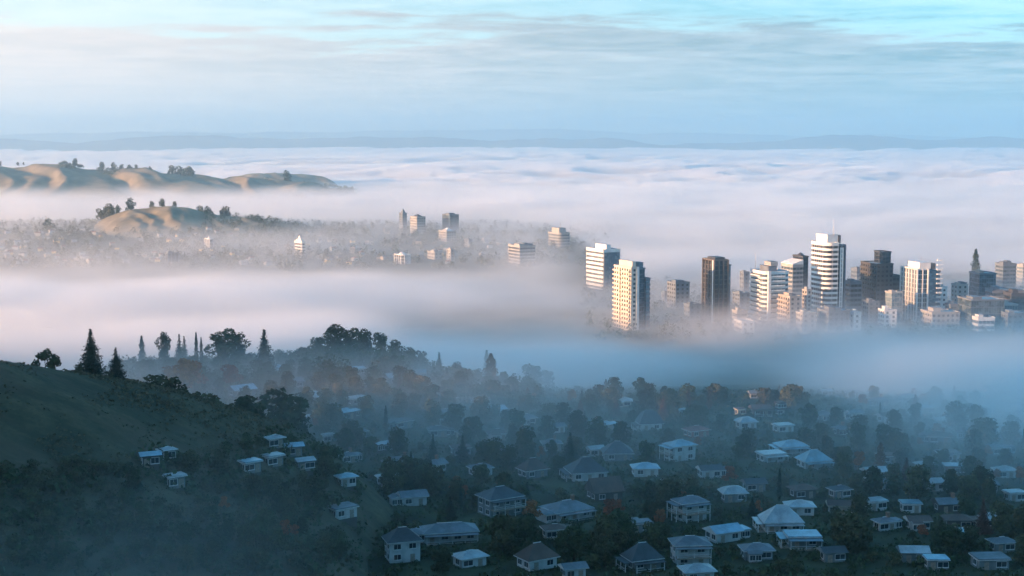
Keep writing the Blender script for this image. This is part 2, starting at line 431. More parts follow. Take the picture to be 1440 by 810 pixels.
for ed in (i[0, ::-1], i[-1, :], i[:, 0], i[::-1, -1]):
    for a_, b_ in zip(ed[:-1].tolist(), ed[1:].tolist()): fs.append((a_, b_, b_ + n_, a_ + n_))
me = bpy.data.meshes.new('fog_sea'); me.from_pydata(co.tolist(), [], fs); me.materials.append(fog_mat('fog_sea_vapour', .045, FOG_G, attr='')); me.update()
tag(link('fog_sea', me), 'sea of fog rolling away to the horizon', kind='stuff')
# ------------------------------------------------------------------ building materials
def glass(name, col, col2, rough=.18):
    m = bpy.data.materials.new(name); m.use_nodes = True
    t = NT(m.node_tree); b = m.node_tree.nodes['Principled BSDF']
    tc = t.add('ShaderNodeTexCoord'); oi = t.add('ShaderNodeObjectInfo')
    v = t.add('ShaderNodeTexVoronoi', distance='CHEBYCHEV'); v.inputs['Scale'].default_value = .42
    ad = t.add('ShaderNodeVectorMath', operation='ADD'); t.l.new(tc.outputs['Object'], ad.inputs[0])
    cb = t.add('ShaderNodeCombineXYZ'); t.put(cb.inputs[2], t.math('MULTIPLY', oi.outputs['Random'], 90.)); t.l.new(cb.outputs[0], ad.inputs[1])
    t.l.new(ad.outputs[0], v.inputs['Vector'])
    s = t.add('ShaderNodeSeparateXYZ'); t.l.new(v.outputs['Color'], s.inputs[0])
    f = t.ss(s.outputs[0], .45, .95)
    t.l.new(t.mix(f, col, col2), b.inputs['Base Color'])
    b.inputs['Roughness'].default_value = rough; b.inputs['Specular IOR Level'].default_value = .7
    return m
M['white'] = mat('white_render', (.72, .72, .70), .6, (.58, .58, .57), .12)
M['cream'] = mat('cream_render', (.62, .56, .47), .7, (.50, .45, .38), .12)
M['concrete'] = mat('grey_concrete', (.36, .36, .35), .8, (.27, .27, .27), .15)
M['brown'] = mat('brown_cladding', (.145, .128, .115), .7, (.10, .09, .085), .15)
M['brownd'] = mat('dark_brown_cladding', (.075, .08, .085), .7, (.06, .06, .065), .15)
M['darkclad'] = mat('dark_cladding', (.07, .075, .085), .5, (.045, .05, .06), .15)
M['slate'] = mat('slate_cladding', (.16, .19, .22), .6, (.12, .14, .17), .15)
M['terra'] = mat('sandstone', (.36, .32, .29), .8, (.28, .25, .22), .3)
M['glass'] = glass('blue_glass', (.03, .055, .075), (.10, .14, .17))
M['glassl'] = glass('pale_glass', (.10, .17, .21), (.24, .32, .36))
M['glassd'] = glass('dark_glass', (.015, .022, .03), (.05, .06, .07))
M['flatroof'] = mat('flat_roof', (.42, .45, .46), .7, (.32, .34, .35), .2)
M['steel'] = mat('mast_steel', (.55, .55, .55), .4, metal=.6)
_mc = {}
def cached(key, fn):
    if key not in _mc: _mc[key] = fn()
    return _mc[key]
def rect(x0, x1, y0, y1): return [(x0, y0), (x1, y0), (x1, y1), (x0, y1)]
def inset(poly, d):
    cx = sum(p[0] for p in poly) / len(poly); cy = sum(p[1] for p in poly) / len(poly)
    out = []
    n = len(poly)
    for i in range(n):
        p, a, b = Vector(poly[i]), Vector(poly[i-1]), Vector(poly[(i+1) % n])
        e1, e2 = (p - a).normalized(), (b - p).normalized()
        n1, n2 = Vector((-e1.y, e1.x)), Vector((-e2.y, e2.x))
        k = n1 + n2; k = k / max(.3, k.dot(n1)) if k.length > 1e-5 else n1
        out.append(tuple(p + k * d))
    return out
def rounded(x0, x1, y0, y1, r, corners, n=6):      # corners: which of 0..3 (ccw from x0,y0) are round
    out = []
    cs = [(x0, y0, x0 + r, y0 + r, 180), (x1, y0, x1 - r, y0 + r, 270), (x1, y1, x1 - r, y1 - r, 0), (x0, y1, x0 + r, y1 - r, 90)]
    for i, (px, py, cx, cy_, a0) in enumerate(cs):
        if i in corners:
            for k in range(n + 1):
                a = R(a0 + 90 * k / n); out.append((cx + r * math.cos(a), cy_ + r * math.sin(a)))
        else: out.append((px, py))
    return out
def edges(poly): return [(Vector(poly[i]), Vector(poly[(i+1) % len(poly)])) for i in range(len(poly))]
def mullions(mb, poly, z0, z1, step, wid, dep, mi=0):
    for a, b in edges(poly):
        L = (b - a).length
        if L < step: continue
        e = (b - a) / L; nrm = Vector((e.y, -e.x)); k = max(1, round(L / step))
        for j in range(k + 1):
            c = a + e * (L * j / k)
            p = [c - e * wid / 2 - nrm * dep * .5, c - e * wid / 2 + nrm * dep, c + e * wid / 2 + nrm * dep, c + e * wid / 2 - nrm * dep * .5]
            mb.prism([tuple(q) for q in p][::-1] if False else [tuple(p[1]), tuple(p[2]), tuple(p[3]), tuple(p[0])], z0, z1, mi)
def block(root, poly, z0, z1, style, wall, gl, sh=3.4, bal=None, frac=.55, skip=()):
    """one storeyed volume of a tower: every storey's glazing, floor band and balcony is a part of its own"""
    n = max(1, round((z1 - z0) / sh)); sh = (z1 - z0) / n
    key = id(poly)
    ins = inset(poly, .35)
    if style == 'bands':
        gm = MB(); gm.prism(ins, 0, sh * frac, 0); mullions(gm, ins, 0, sh * frac, 2.8, .18, .12, 1)
        gme = gm.mesh('window_band', [gl, wall])
        fm = MB(); fm.prism(poly, 0, sh * (1 - frac)); fme = fm.mesh('floor_band', wall)
        for k in range(n):
            link('window_band', gme, root).location = (0, 0, z0 + k * sh)
            link('floor_band', fme, root).location = (0, 0, z0 + k * sh + sh * frac)
    elif style in ('curtain', 'piers'):
        gm = MB(); gm.prism(ins, 0, sh - .35, 0); mullions(gm, ins, 0, sh - .35, 1.9, .12, .1, 1)
        gme = gm.mesh('window_band', [gl, wall]); fm = MB(); fm.prism(inset(poly, .2), 0, .35); fme = fm.mesh('floor_band', wall)
        for k in range(n):
            link('window_band', gme, root).location = (0, 0, z0 + k * sh)
            link('floor_band', fme, root).location = (0, 0, z0 + k * sh + sh - .35)
        if style == 'piers':
            for a, b in edges(poly):
                L = (b - a).length
                if L < 3: continue
                e = (b - a) / L; nrm = Vector((e.y, -e.x)); kk = max(2, round(L / 4.2))
                for j in range(kk + 1):
                    c = a + e * (L * j / kk); wd = 1.1 if j in (0, kk) else .8
                    q = [c - e * wd / 2 + nrm * .35, c + e * wd / 2 + nrm * .35, c + e * wd / 2 - nrm * .34, c - e * wd / 2 - nrm * .34]
                    m_ = MB(); m_.prism([tuple(v) for v in q], z0, z1 + .6); m_.build('pier', wall, root)
    else:                                           # punched
        wm = MB(); wm.prism(inset(poly, .12), z0, z1); wm.build('wall', wall, root)
        ip = inset(poly, .09); pts, isw = [], []
        for a, b in edges(ip):
            L = (b - a).length; kk = int(L / 3.3)
            pts.append(tuple(a)); isw.append(False)
            e = (b - a) / L
            for j in range(kk):
                c = L * (j + .5) / kk
                pts.append(tuple(a + e * (c - .85))); isw.append(True)
                pts.append(tuple(a + e * (c + .85))); isw.append(False)
        rm = MB(); rm.prism(pts, .9, min(2.5, sh - .4)); rm.m[:len(pts)] = [0 if w_ else 1 for w_ in isw]; rm.m[len(pts):] = [1, 1]
        rme = rm.mesh('window_row', [gl, wall])
        for k in range(n): link('window_row', rme, root).location = (0, 0, z0 + k * sh)
    if bal:                                         # balconies on given sides: list of (x0,x1,side) in local metres
        for (p0, p1, side) in bal:
            xs = [v[0] for v in poly]; ys = [v[1] for v in poly]
            dep = 1.7
            b_ = MB()
            if side == 'left':
                x = min(xs); args = (x - dep, x + .05, p0, p1)
                b_.box(*args, 0, .22); b_.box(x - dep, x - dep + .14, p0, p1, .22, 1.15, 0)
                b_.box(x - dep, x, p0, p0 + .14, .22, 1.1); b_.box(x - dep, x, p1 - .14, p1, .22, 1.1)
            else:
                y = min(ys)
                b_.box(p0, p1, y - dep, y + .05, 0, .22); b_.box(p0, p1, y - dep, y - dep + .14, .22, 1.15)
                b_.box(p0, p0 + .14, y - dep, y, .22, 1.1); b_.box(p1 - .14, p1, y - dep, y, .22, 1.1)
            bme = b_.mesh('balcony', wall)
            for k in range(n):
                if k in skip: continue
                link('balcony', bme, root).location = (0, 0, z0 + k * sh)
    pm = MB(); o_ = inset(poly, -.12); i_ = inset(poly, .3)
    nn = len(poly)
    for i in range(nn):
        j = (i + 1) % nn
        pm.prism([o_[i], o_[j], i_[j], i_[i]], z1 - .05, z1 + .85)
    pm.build('parapet', wall, root)
    rf = MB(); rf.prism(inset(poly, .32), z1 - .02, z1 + .12); rf.build('roof', M['flatroof'], root)
def plant(root, x0, x1, y0, y1, z0, z1, m):
    b = MB(); b.box(x0, x1, y0, y1, z0, z1 - .3); b.box(x0 - .25, x1 + .25, y0 - .25, y1 + .25, z1 - .3, z1); b.build('plant_room', m, root)
def louvred(root, x0, x1, y0, y1, z0, z1, m):
    b = MB(); b.box(x0 + .2, x1 - .2, y0 + .2, y1 - .2, z0, z1 - .2, 1)
    z = z0 + .3
    while z < z1 - .3: b.box(x0, x1, y0, y1, z, z + .22); z += .6
    b.build('louvred_plant', [m, M['darkclad']], root)
def mast(root, x, y, z0, z1, r=.22):
    b = MB(); b.tube([(x, y, z0), (x, y, z0 + (z1 - z0) * .55)], r, 6); b.tube([(x, y, z0 + (z1 - z0) * .5), (x, y, z1)], r * .5, 5); b.build('antenna_mast', M['steel'], root)
def rail(root, poly, z):
    b = MB(); n = len(poly)
    for i in range(n):
        a, c = poly[i], poly[(i+1) % n]
        b.tube([(a[0], a[1], z + 1.0), (c[0], c[1], z + 1.0)], .06, 4); b.tube([(a[0], a[1], z), (a[0], a[1], z + 1.0)], .06, 4)
    b.build('roof_rail', M['steel'], root)

TOWN = []                                           # (px0, px1, py_top, py_base, D, short) landmarks for labels
def site(name, px0, px1, py_top, D, fl=.35, theta=28, base=None):
    """empty at the foot of a building seen between px0 and px1; returns root, a (right face), b (left face), height"""
    pc = (px0 + px1) / 2
    W = (px1 - px0) * D / FPX
    x = at(pc, 400, D).x
    zb = H(x, D) if base is None else base
    top = at(pc, py_top, D).z
    th = R(theta); a = (1 - fl) * W / math.cos(th); b = fl * W / math.sin(th)
    root = empty(name, (x, D, zb), th - math.atan2(x, D))
    return root, a, b, top - zb
def done(root, label, cat, group=None):
    tag(root, label, cat, group)
# --- T4 tall tower with rounded banded side
r, a, b, h = site('tower', 1136, 1188, 341, 1040, .48, 30)
hx, hy = a / 2, b / 2
pl = rounded(-hx, -hx + a * .62, -hy, hy, 5.5, (0, 3))
block(r, pl, -3, h, 'bands', M['white'], M['glassd'], 3.5)
pr = rect(-hx + a * .62 + .01, hx, -hy + 1.2, hy - 1.5)
block(r, pr, -3, h - 1.5, 'piers', M['slate'], M['glassd'], 3.5)
m_ = MB()
for x in (-hx + a * .62 + 2.2, hx - 2.2): m_.box(x - .45, x + .45, -hy + .45, -hy + .84, -3, h - 3)
for k in range(18): m_.box(-hx + a * .62 + 2.65, hx - 2.65, -hy + .5, -hy + .8, k * 3.5, k * 3.5 + .6)
m_.build('white_frame', M['white'], r)
plant(r, -hx + 3.5, -hx + a * .75, -hy + 5, hy - 5, h + .1, h + 6.4, M['white']); louvred(r, -hx + a * .75 + .3, hx - 2, -hy + 4, hy - 5, h + .1, h + 6.0, M['darkclad'])
mast(r, 0, -hy + 4.5, h + 5, h + 18); rail(r, rect(-hx + 2, hx - 2, -hy + 2.5, hy - 2), h + .2)
done(r, 'tallest tower, rounded white bands on its left side and a thin spire', 'tower')
# --- T1 brown and glass tower
r, a, b, h = site('tower', 988, 1029, 365, 1035, .40, 27); hx, hy = a / 2, b / 2
block(r, rect(-hx, hx * .55, -hy, hy), -3, h, 'piers', M['brown'], M['glassd'], 3.4)
block(r, rect(hx * .55 + .02, hx, -hy + 1.6, hy - 2), -3, h - 4, 'curtain', M['slate'], M['glassl'], 3.4)
m_ = MB(); m_.box(-hx - .55, -hx - .4, -hy + 1, -hy + 2.4, -3, h + .3); m_.build('corner_strip', M['white'], r)
louvred(r, -hx + 2, hx * .4, -hy + 3, hy - 3, h + .1, h + 2.4, M['darkclad'])
done(r, 'slim brown ribbed tower with pale glass shoulder, standing alone left of the town', 'tower')
# --- T2 white banded balcony block
r, a, b, h = site('tower', 1055, 1111, 381, 1030, .36, 26); hx, hy = a / 2, b / 2
pl = rounded(-hx, hx, -hy, hy, 4.0, (0, 1))
block(r, pl, -3, h, 'bands', M['white'], M['glass'], 3.3, bal=[(-hy + 4.5, hy - 2, 'left'), (-hx + 5, hx - 5, 'front')])
m_ = MB(); m_.box(-hx + 2.2, -hx + 4.4, -hy - 1.95, -hy - .2, -3, h + 1.2); m_.build('stair_shaft', M['white'], r)
plant(r, -hx + 5, hx - 9, -hy + 4, hy - 5, h + .1, h + 4.2, M['slate']); louvred(r, -hx + 7, -hx + 13, -hy + 5, hy - 8, h + 4.2, h + 7.5, M['white'])
mast(r, -hx + 2, hy - 4, h, h + 13, .16)
done(r, 'white apartment block with balcony bands round its curved corner, lower left of the tallest tower', 'tower')
# --- T3 stepped grey building behind
r, a, b, h = site('tower', 1098, 1137, 372, 1130, .42, 30); hx, hy = a / 2, b / 2
block(r, rect(-hx, hx * .3, -hy, hy), -3, h, 'bands', M['concrete'], M['glass'], 3.5)
block(r, rect(hx * .3 + .02, hx, -hy + 1, hy - 1), -3, h + 6.5, 'curtain', M['darkclad'], M['glassd'], 3.5)
m_ = MB(); m_.prism([(-hx, -hy), (hx * .28, -hy), (hx * .28, hy), (-hx, hy)], h + .9, h + 1.4); n_ = len(m_.v)
m_.v += [(-hx, -hy, h + 1.4), (hx * .28, -hy, h + 4.5), (hx * .28, hy, h + 4.5), (-hx, hy, h + 1.4), (hx * .28, -hy, h + 1.4), (hx * .28, hy, h + 1.4)]
m_.f += [(n_, n_+1, n_+2, n_+3), (n_, n_+4, n_+1), (n_+3, n_+2, n_+5), (n_+1, n_+4, n_+5, n_+2)]; m_.m += [0] * 4; m_.build('sloped_roof', M['white'], r)
m_ = MB(); m_.prism([(hx*.65 + 3.2*math.cos(k*math.pi/5), 3.2*math.sin(k*math.pi/5)) for k in range(10)], h + 7.3, h + 9.5, 0, [(hx*.65 + .5*math.cos(k*math.pi/5), .5*math.sin(k*math.pi/5)) for k in range(10)]); m_.build('turret_cap', M['darkclad'], r)
done(r, 'grey building with sloped white roof and dark turret, half hidden behind the tallest tower', 'tower')
# --- T5 dark stepped building
r, a, b, h = site('tower', 1210, 1266, 370, 1075, .40, 28); hx, hy = a / 2, b / 2
block(r, rect(-hx, hx * .35, -hy, hy), -3, h, 'punched', M['brownd'], M['glassd'], 3.4, bal=[(-hy + 2, hy - 2, 'left')])
block(r, rect(hx * .35 + .02, hx, -hy + 1, hy - 2), -3, h - 9, 'bands', M['darkclad'], M['glassd'], 3.4)
block(r, rect(-hx * .2, hx * .5, -hy * .5, hy * .6), h + .2, h + 8.5, 'curtain', M['darkclad'], M['glassd'], 3.2)
done(r, 'dark stepped block with a smaller box on its roof, right of the tallest tower', 'tower')
# --- T6 white ribbed tower
r, a, b, h = site('tower', 1267, 1322, 377, 1045, .42, 27); hx, hy = a / 2, b / 2
block(r, rect(-hx, -hx + a * .45, -hy, hy), -3, h, 'piers', M['white'], M['glass'], 3.4)
block(r, rect(-hx + a * .45 + .02, hx, -hy + 1.0, hy - 1), -3, h - 1.8, 'curtain', M['slate'], M['glassl'], 3.4)
m_ = MB()
for k in range(14): m_.box(hx - 3.4, hx + 1.1, -hy - .2, -hy + .98, k * 3.4, k * 3.4 + 1.1)
m_.build('corner_balconies', M['white'], r)
plant(r, -hx + 3, hx * .25, -hy + 3, hy - 4, h + .1, h + 5, M['white']); louvred(r, hx * .25 + .3, hx - 3, -hy + 3, hy - 4, h + .1, h + 4.6, M['slate'])
mast(r, 0, 0, h + 4, h + 10, .15)
done(r, 'white ribbed tower with a pale box on its roof, on the right of the skyline', 'tower')
# --- T7 cream balcony tower
r, a, b, h = site('tower', 863, 915, 369, 1000, .47, 30); hx, hy = a / 2, b / 2
block(r, rect(-hx, -hx + a * .34, -hy, hy), -4, h - 3, 'punched', M['cream'], M['glassd'], 3.2, bal=[(-hy + .6, -.9, 'left'), (.9, hy - .6, 'left')])
block(r, rect(-hx + a * .34 + .02, hx * .55, -hy + 1.6, hy - 1), -4, h - 4, 'curtain', M['slate'], M['glass'], 3.2)
block(r, rect(hx * .55 + .02, hx, -hy + .6, hy - 2), -4, h - 11, 'bands', M['slate'], M['glassl'], 3.2)
m_ = MB(); m_.box(-hx + a * .34 - .9, -hx + a * .34 + .9, -hy - .35, -hy + 1.58, -4, h - 2.2); m_.build('corner_fin', M['white'], r)
for q, (x0, x1, y0, y1, z1) in enumerate(((-hx + 2, -hx + a * .3, -hy + 2, hy - 4, h + 1.6), (0, hx * .5, -hy + 4, 0, h + .6), (hx * .1, hx * .5, 1, hy - 3, h - .8))): plant(r, x0, x1, y0, y1, h - 3.5, z1, M['cream'] if q == 0 else M['slate'])
rail(r, rect(-hx + 1, hx * .5, -hy + 2, hy - 2), h - 2.9)
done(r, 'cream tower with sunlit stacked balconies and blue glass side, leftmost of the near towers', 'tower')
# --- T8 white striped office
r, a, b, h = site('tower', 824, 872, 350, 1260, .50, 30); hx, hy = a / 2, b / 2
block(r, rect(-hx, hx, -hy, hy), -3, h, 'bands', M['white'], M['glass'], 4.0, frac=.48)
m_ = MB(); m_.box(-hx + .5, hx - 1, -hy - .5, -hy - .05, -3, h - 2, 0)
for k in range(8): m_.box(-hx + 1 + k * (a - 3) / 7, -hx + 1.5 + k * (a - 3) / 7, -hy - .8, -hy - .5, -3, h - 2, 1)
m_.build('glass_front', [M['glassl'], M['slate']], r)
plant(r, -hx + 6, hx * .2, -hy + 5, hy - 6, h + .1, h + 4.5, M['white'])
done(r, 'white office tower with bold horizontal stripes, up behind the cream balcony tower', 'tower')
# --- smaller town buildings
def simple(name, px0, px1, pt, D, style, wm, gm_, sh=3.4, fl=.38, th=28, label='', roof=None, bal=False, base=None, cat='building', plants=1, group=None, rnd_=None):
    r, a, b, h = site(name, px0, px1, pt, D, fl, th, base); hx, hy = a / 2, b / 2
    pl = rounded(-hx, hx, -hy, hy, min(hx, hy) * .55, (0, 1, 2, 3)) if rnd_ else rect(-hx, hx, -hy, hy)
    block(r, pl, -3, h, style, M[wm], M[gm_], sh, bal=[(-hy + 1, hy - 1, 'left')] if bal else None)
    for k in range(plants):
        x0 = -hx * .7 + k * hx * .6; plant(r, x0, x0 + hx * .55, -hy * .5, hy * .4, h + .1, h + rnd.uniform(1.6, 3.2), M['slate'] if k else M[wm])
    if roof: roof(r, hx, hy, h)
    done(r, label, cat, group)
    return r
def pyr(m, hh):
    def f(r, hx, hy, h):
        b_ = MB(); b_.prism(rect(-hx * .75, hx * .75, -hy * .75, hy * .75), h + .1, h + hh, 0, rect(-.3, .3, -.3, .3)); b_.build('pyramid_roof', M[m], r)
    return f
def spire(hh):
    def f(r, hx, hy, h): mast(r, 0, 0, h, h + hh, .25)
    return f
def dome(m):
    def f(r, hx, hy, h):
        b_ = MB(); q = min(hx, hy) * .7
        zs = [(q, h + .1), (q * .9, h + 1.2), (q * .6, h + 2.3), (q * .2, h + 2.9)]
        for (r0, z0), (r1, z1) in zip(zs, zs[1:]): b_.prism([(r0*math.cos(k*math.pi/6), r0*math.sin(k*math.pi/6)) for k in range(12)], z0, z1, 0, [(r1*math.cos(k*math.pi/6), r1*math.sin(k*math.pi/6)) for k in range(12)])
        b_.build('dome', M[m], r)
    return f
simple('building', 938, 970, 397, 1110, 'punched', 'slate', 'glassd', label='low dark grey block between the cream tower and the brown tower', plants=2)
simple('building', 1095, 1127, 416, 1005, 'punched', 'terra', 'glassd', 3.1, .5, label='low sandstone block with sunlit walls at the foot of the tallest tower', bal=True, plants=2)
simple('building', 1128, 1142, 408, 1020, 'punched', 'concrete', 'glassd', 3.1, .5, label='narrow grey block squeezed between sandstone block and tallest tower')
simple('building', 1186, 1212, 396, 1060, 'bands', 'slate', 'glassd', label='slate grey block filling the gap right of the tallest tower')
simple('building', 1245, 1270, 411, 1020, 'curtain', 'concrete', 'glassl', label='small glass fronted block left of the white ribbed tower foot')
simple('building', 1320, 1332, 404, 1060, 'punched', 'white', 'glassd', label='narrow pale block touching the right side of the white ribbed tower')
simple('building', 1338, 1361, 400, 1070, 'punched', 'concrete', 'glassd', label='grey block with a clutter of roof plant right of the ribbed tower', plants=3)
simple('building', 1363, 1400, 384, 1085, 'curtain', 'slate', 'glass', label='slate office block with one sunlit brown edge, in front of the pointed tree', roof=lambda r, hx, hy, h: plant(r, -hx + .5, -hx + 4, -hy + .5, 0, h + .1, h + 2.5, M['terra']))
simple('building', 1399, 1428, 371, 1210, 'bands', 'slate', 'glass', label='plain grey tower in haze near the right edge', plants=2)
simple('building', 1429, 1452, 373, 1260, 'bands', 'concrete', 'glassl', label='pale grey tower cut by the right edge')
simple('building', 1348, 1412, 420, 1000, 'curtain', 'slate', 'glass', 4.2, .3, 24, label='wide flat roofed hall with dark glass front, lower right of the town', plants=1)
simple('building', 1386, 1424, 407, 1060, 'bands', 'slate', 'glass', 4, .3, 24, label='flat roofed block with pale roof behind the wide dark hall', plants=1)
simple('building', 1412, 1450, 412, 1030, 'bands', 'darkclad', 'glassd', 4, .3, 24, label='dark block at the right edge beside the wide flat roofed hall', plants=2)
simple('building', 1408, 1446, 440, 985, 'punched', 'slate', 'glass', 3.6, .3, 22, label='lowest pale roofed shed at the right edge of the town', plants=1)
simple('building', 1296, 1350, 438, 1000, 'punched', 'concrete', 'glass', 3.3, .3, 24, label='long low grey block in front of the white ribbed tower', plants=1)
simple('building', 1030, 1056, 412, 1100, 'punched', 'slate', 'glassd', 3.3, .4, label='grey block in haze just left of the white balcony block', plants=1)
simple('building', 1033, 1062, 451, 992, 'punched', 'white', 'glassd', 3.2, .4, 24, label='low white shed with sunlit edge under the white balcony block', plants=0)
simple('building', 1150, 1196, 436, 990, 'punched', 'slate', 'glass', 3.3, .35, 24, label='low slate block in mist below the tallest tower', plants=2)
simple('building', 1040, 1054, 383, 1180, 'punched', 'slate', 'glassd', 3.3, .4, label='dim narrow tower in haze behind the white balcony block', plants=1)
simple('building', 1196, 1218, 378, 1190, 'bands', 'slate', 'glass', 3.3, .4, label='dim block in haze behind the slate block', plants=1)
# --- towers farther off in the fog
simple('tower', 715, 753, 345, 1480, 'bands', 'concrete', 'glassd', 3.6, .42, label='broad grey tower block standing in fog, left of the striped office tower', plants=3)
simple('tower', 769, 803, 327, 1720, 'bands', 'concrete', 'glass', 3.6, .5, label='pale stepped tower with spire far back in haze', roof=lambda r, hx, hy, h: (plant(r, -hx*.6, hx*.5, -hy*.6, hy*.6, h + .1, h + 6, M['concrete']), mast(r, hx*.2, 0, h + 5, h + 16, .3)), rnd_=True, plants=0)
simple('tower', 622, 646, 302, 1980, 'curtain', 'slate', 'glass', 3.6, .45, label='square topped grey tower highest in the far fog', plants=2)
simple('tower', 617, 642, 325, 1800, 'punched', 'concrete', 'glassd', 3.4, .45, label='grey block with white gabled cap below the square topped tower', roof=pyr('white', 4.5))
simple('tower', 577, 599, 305, 1960, 'punched', 'concrete', 'glassd', 3.4, .45, label='small grey block with dark pointed roof poking out of far fog', roof=pyr('darkclad', 4.0), plants=0)
simple('tower', 562, 573, 300, 2080, 'punched', 'slate', 'glassd', 3.4, .45, label='faint blue grey turret with pyramid top left of the small dark pointed one', roof=pyr('slate', 7), plants=0)
simple('tower', 652, 665, 337, 1720, 'punched', 'slate', 'glassd', 3.2, .5, label='slim round topped tower right of the white capped grey block', roof=dome('slate'), rnd_=True, plants=0)
simple('tower', 675, 688, 337, 1800, 'punched', 'concrete', 'glassd', 3.2, .5, label='slim faint grey tower right of the round topped one', rnd_=True)
simple('tower', 553, 579, 358, 1500, 'piers', 'white', 'glassd', 3.2, .5, label='short white tower with low dome in fog at centre left', roof=dome('white'), rnd_=True, plants=0)
simple('tower', 492, 509, 349, 1620, 'punched', 'concrete', 'glassd', 3.2, .5, label='short grey tower left of the domed white tower', plants=1)
simple('tower', 514, 526, 340, 1760, 'punched', 'concrete', 'glassd', 3.2, .5, label='faint pale block between fog trees, above the domed white tower', plants=1)
simple('tower', 601, 622, 354, 1560, 'punched', 'concrete', 'glassd', 3.2, .5, label='low grey flats right of the domed white tower', plants=2)
simple('tower', 628, 640, 351, 1540, 'punched', 'concrete', 'glassd', 3.2, .5, label='thin grey block in fog under the white capped grey block', plants=1)
simple('tower', 231, 252, 356, 1480, 'piers', 'slate', 'glassd', 3.4, .30, label='dark ribbed tower with sunlit left edge rising from the left fog bank', plants=1)
simple('tower', 289, 302, 336, 1640, 'piers', 'white', 'glass', 3.4, .6, label='slim rounded white tower among trees under the golden knoll', roof=dome('white'), rnd_=True, plants=0)
simple('tower', 415, 430, 340, 1580, 'bands', 'white', 'glassd', 3.4, .7, label='bright sunlit white tower with stepped cap at centre left', roof=lambda r, hx, hy, h: (plant(r, -hx*.7, hx*.6, -hy*.7, hy*.7, h + .1, h + 2.6, M['white']), pyr('white', 4.8)(r, hx*.6, hy*.6, h + 2.4)), plants=0)
simple('tower', 446, 470, 360, 1560, 'punched', 'slate', 'glassd', 3.2, .4, label='grey stepped block right of the bright white tower', plants=2)
simple('tower', 430, 446, 352, 1680, 'punched', 'slate', 'glassd', 3.2, .4, label='dim low block tucked behind the bright white tower', plants=1)
simple('building', 98, 160, 363, 1520, 'bands', 'concrete', 'glassd', 3.2, .3, 20, label='wide low flats half sunk in the left fog bank', plants=2)

# low roofs in the mist at the feet of the town, told apart by the tower they stand under
for px0, px1, pt, D, wm, st, lb in ((962, 986, 428, 1040, 'slate', 'punched', 'low slate roofed block in mist left of the brown ribbed tower'), (1030, 1052, 437, 1010, 'concrete', 'bands', 'low grey block in mist between the brown ribbed tower and white balcony block'),
        (1214, 1238, 424, 1025, 'slate', 'punched', 'low slate block in mist under the dark stepped block'), (1236, 1262, 436, 1000, 'white', 'punched', 'small white block in mist left of the ribbed tower foot'),
        (1330, 1352, 428, 1035, 'slate', 'bands', 'low slate block in mist between ribbed tower and wide dark hall'), (1366, 1400, 446, 985, 'white', 'bands', 'flat white roofed shed in front of the wide dark hall'),
        (1404, 1432, 428, 1015, 'concrete', 'curtain', 'low grey glass block between the dark edge block and the wide hall'), (930, 944, 412, 1150, 'slate', 'punched', 'dim small block in haze right of the cream balcony tower'),
        (1120, 1148, 440, 985, 'concrete', 'punched', 'low grey flats in mist at the foot of the sandstone block'), (1196, 1212, 440, 990, 'white', 'punched', 'small pale block in mist right of the low slate block')):
    simple('building', px0, px1, pt, D, st, wm, 'glass', 3.3, .34, 24, label=lb, plants=1)
# ------------------------------------------------------------------ houses
def roofmat(name, col, rough, metal=0.0):
    m = mat(name, col, rough, tuple(c * .58 for c in col), .28, metal=metal, spec=.5, stretch=(1, 1, .5), detail=8, rnd_v=.16)
    t = NT(m.node_tree); b = m.node_tree.nodes['Principled BSDF']
    tc = t.add('ShaderNodeTexCoord'); wv = t.add('ShaderNodeTexWave', bands_direction='Z'); wv.inputs['Scale'].default_value = 2.2
    t.l.new(tc.outputs['Object'], wv.inputs['Vector'])
    bp = t.add('ShaderNodeBump'); bp.inputs['Strength'].default_value = .5; bp.inputs['Distance'].default_value = .08
    t.put(bp.inputs['Height'], wv.outputs['Fac']); t.l.new(bp.outputs[0], b.inputs['Normal'])
    return m
M['roof_pale'] = roofmat('pale_metal_roof', (.34, .38, .40), .38, .25)
M['roof_blue'] = roofmat('light_blue_metal_roof', (.22, .36, .44), .36, .25)
M['roof_grey'] = roofmat('grey_tile_roof', (.13, .15, .17), .6)
M['roof_dark'] = roofmat('dark_tile_roof', (.045, .055, .065), .55)
M['roof_brown'] = roofmat('brown_tile_roof', (.10, .06, .045), .7)
M['roof_red'] = roofmat('rust_tile_roof', (.26, .09, .06), .75)
M['w_white'] = mat('white_weatherboard', (.46, .46, .45), .6, (.33, .34, .34), .4)
M['w_cream'] = mat('cream_weatherboard', (.36, .32, .26), .6, (.28, .25, .20), .4)
M['w_yellow'] = mat('yellow_render', (.74, .55, .24), .7, (.66, .48, .20), .4)
M['w_grey'] = mat('grey_weatherboard', (.19, .20, .205), .7, (.13, .14, .145), .4)
M['w_red'] = mat('rust_red_boards', (.30, .10, .065), .8, (.22, .075, .05), .4)
M['w_dark'] = mat('dark_stained_boards', (.085, .07, .065), .7, (.06, .05, .045), .4)
M['w_brick'] = mat('brick', (.30, .16, .11), .85, (.22, .12, .08), 1.5)
M['trim'] = mat('white_trim', (.58, .58, .57), .5)
M['deck'] = mat('timber_deck', (.30, .25, .20), .8, sc=1.2)
M['lawn'] = mat('lawn', (.07, .10, .035), .95, (.05, .07, .03), .3)
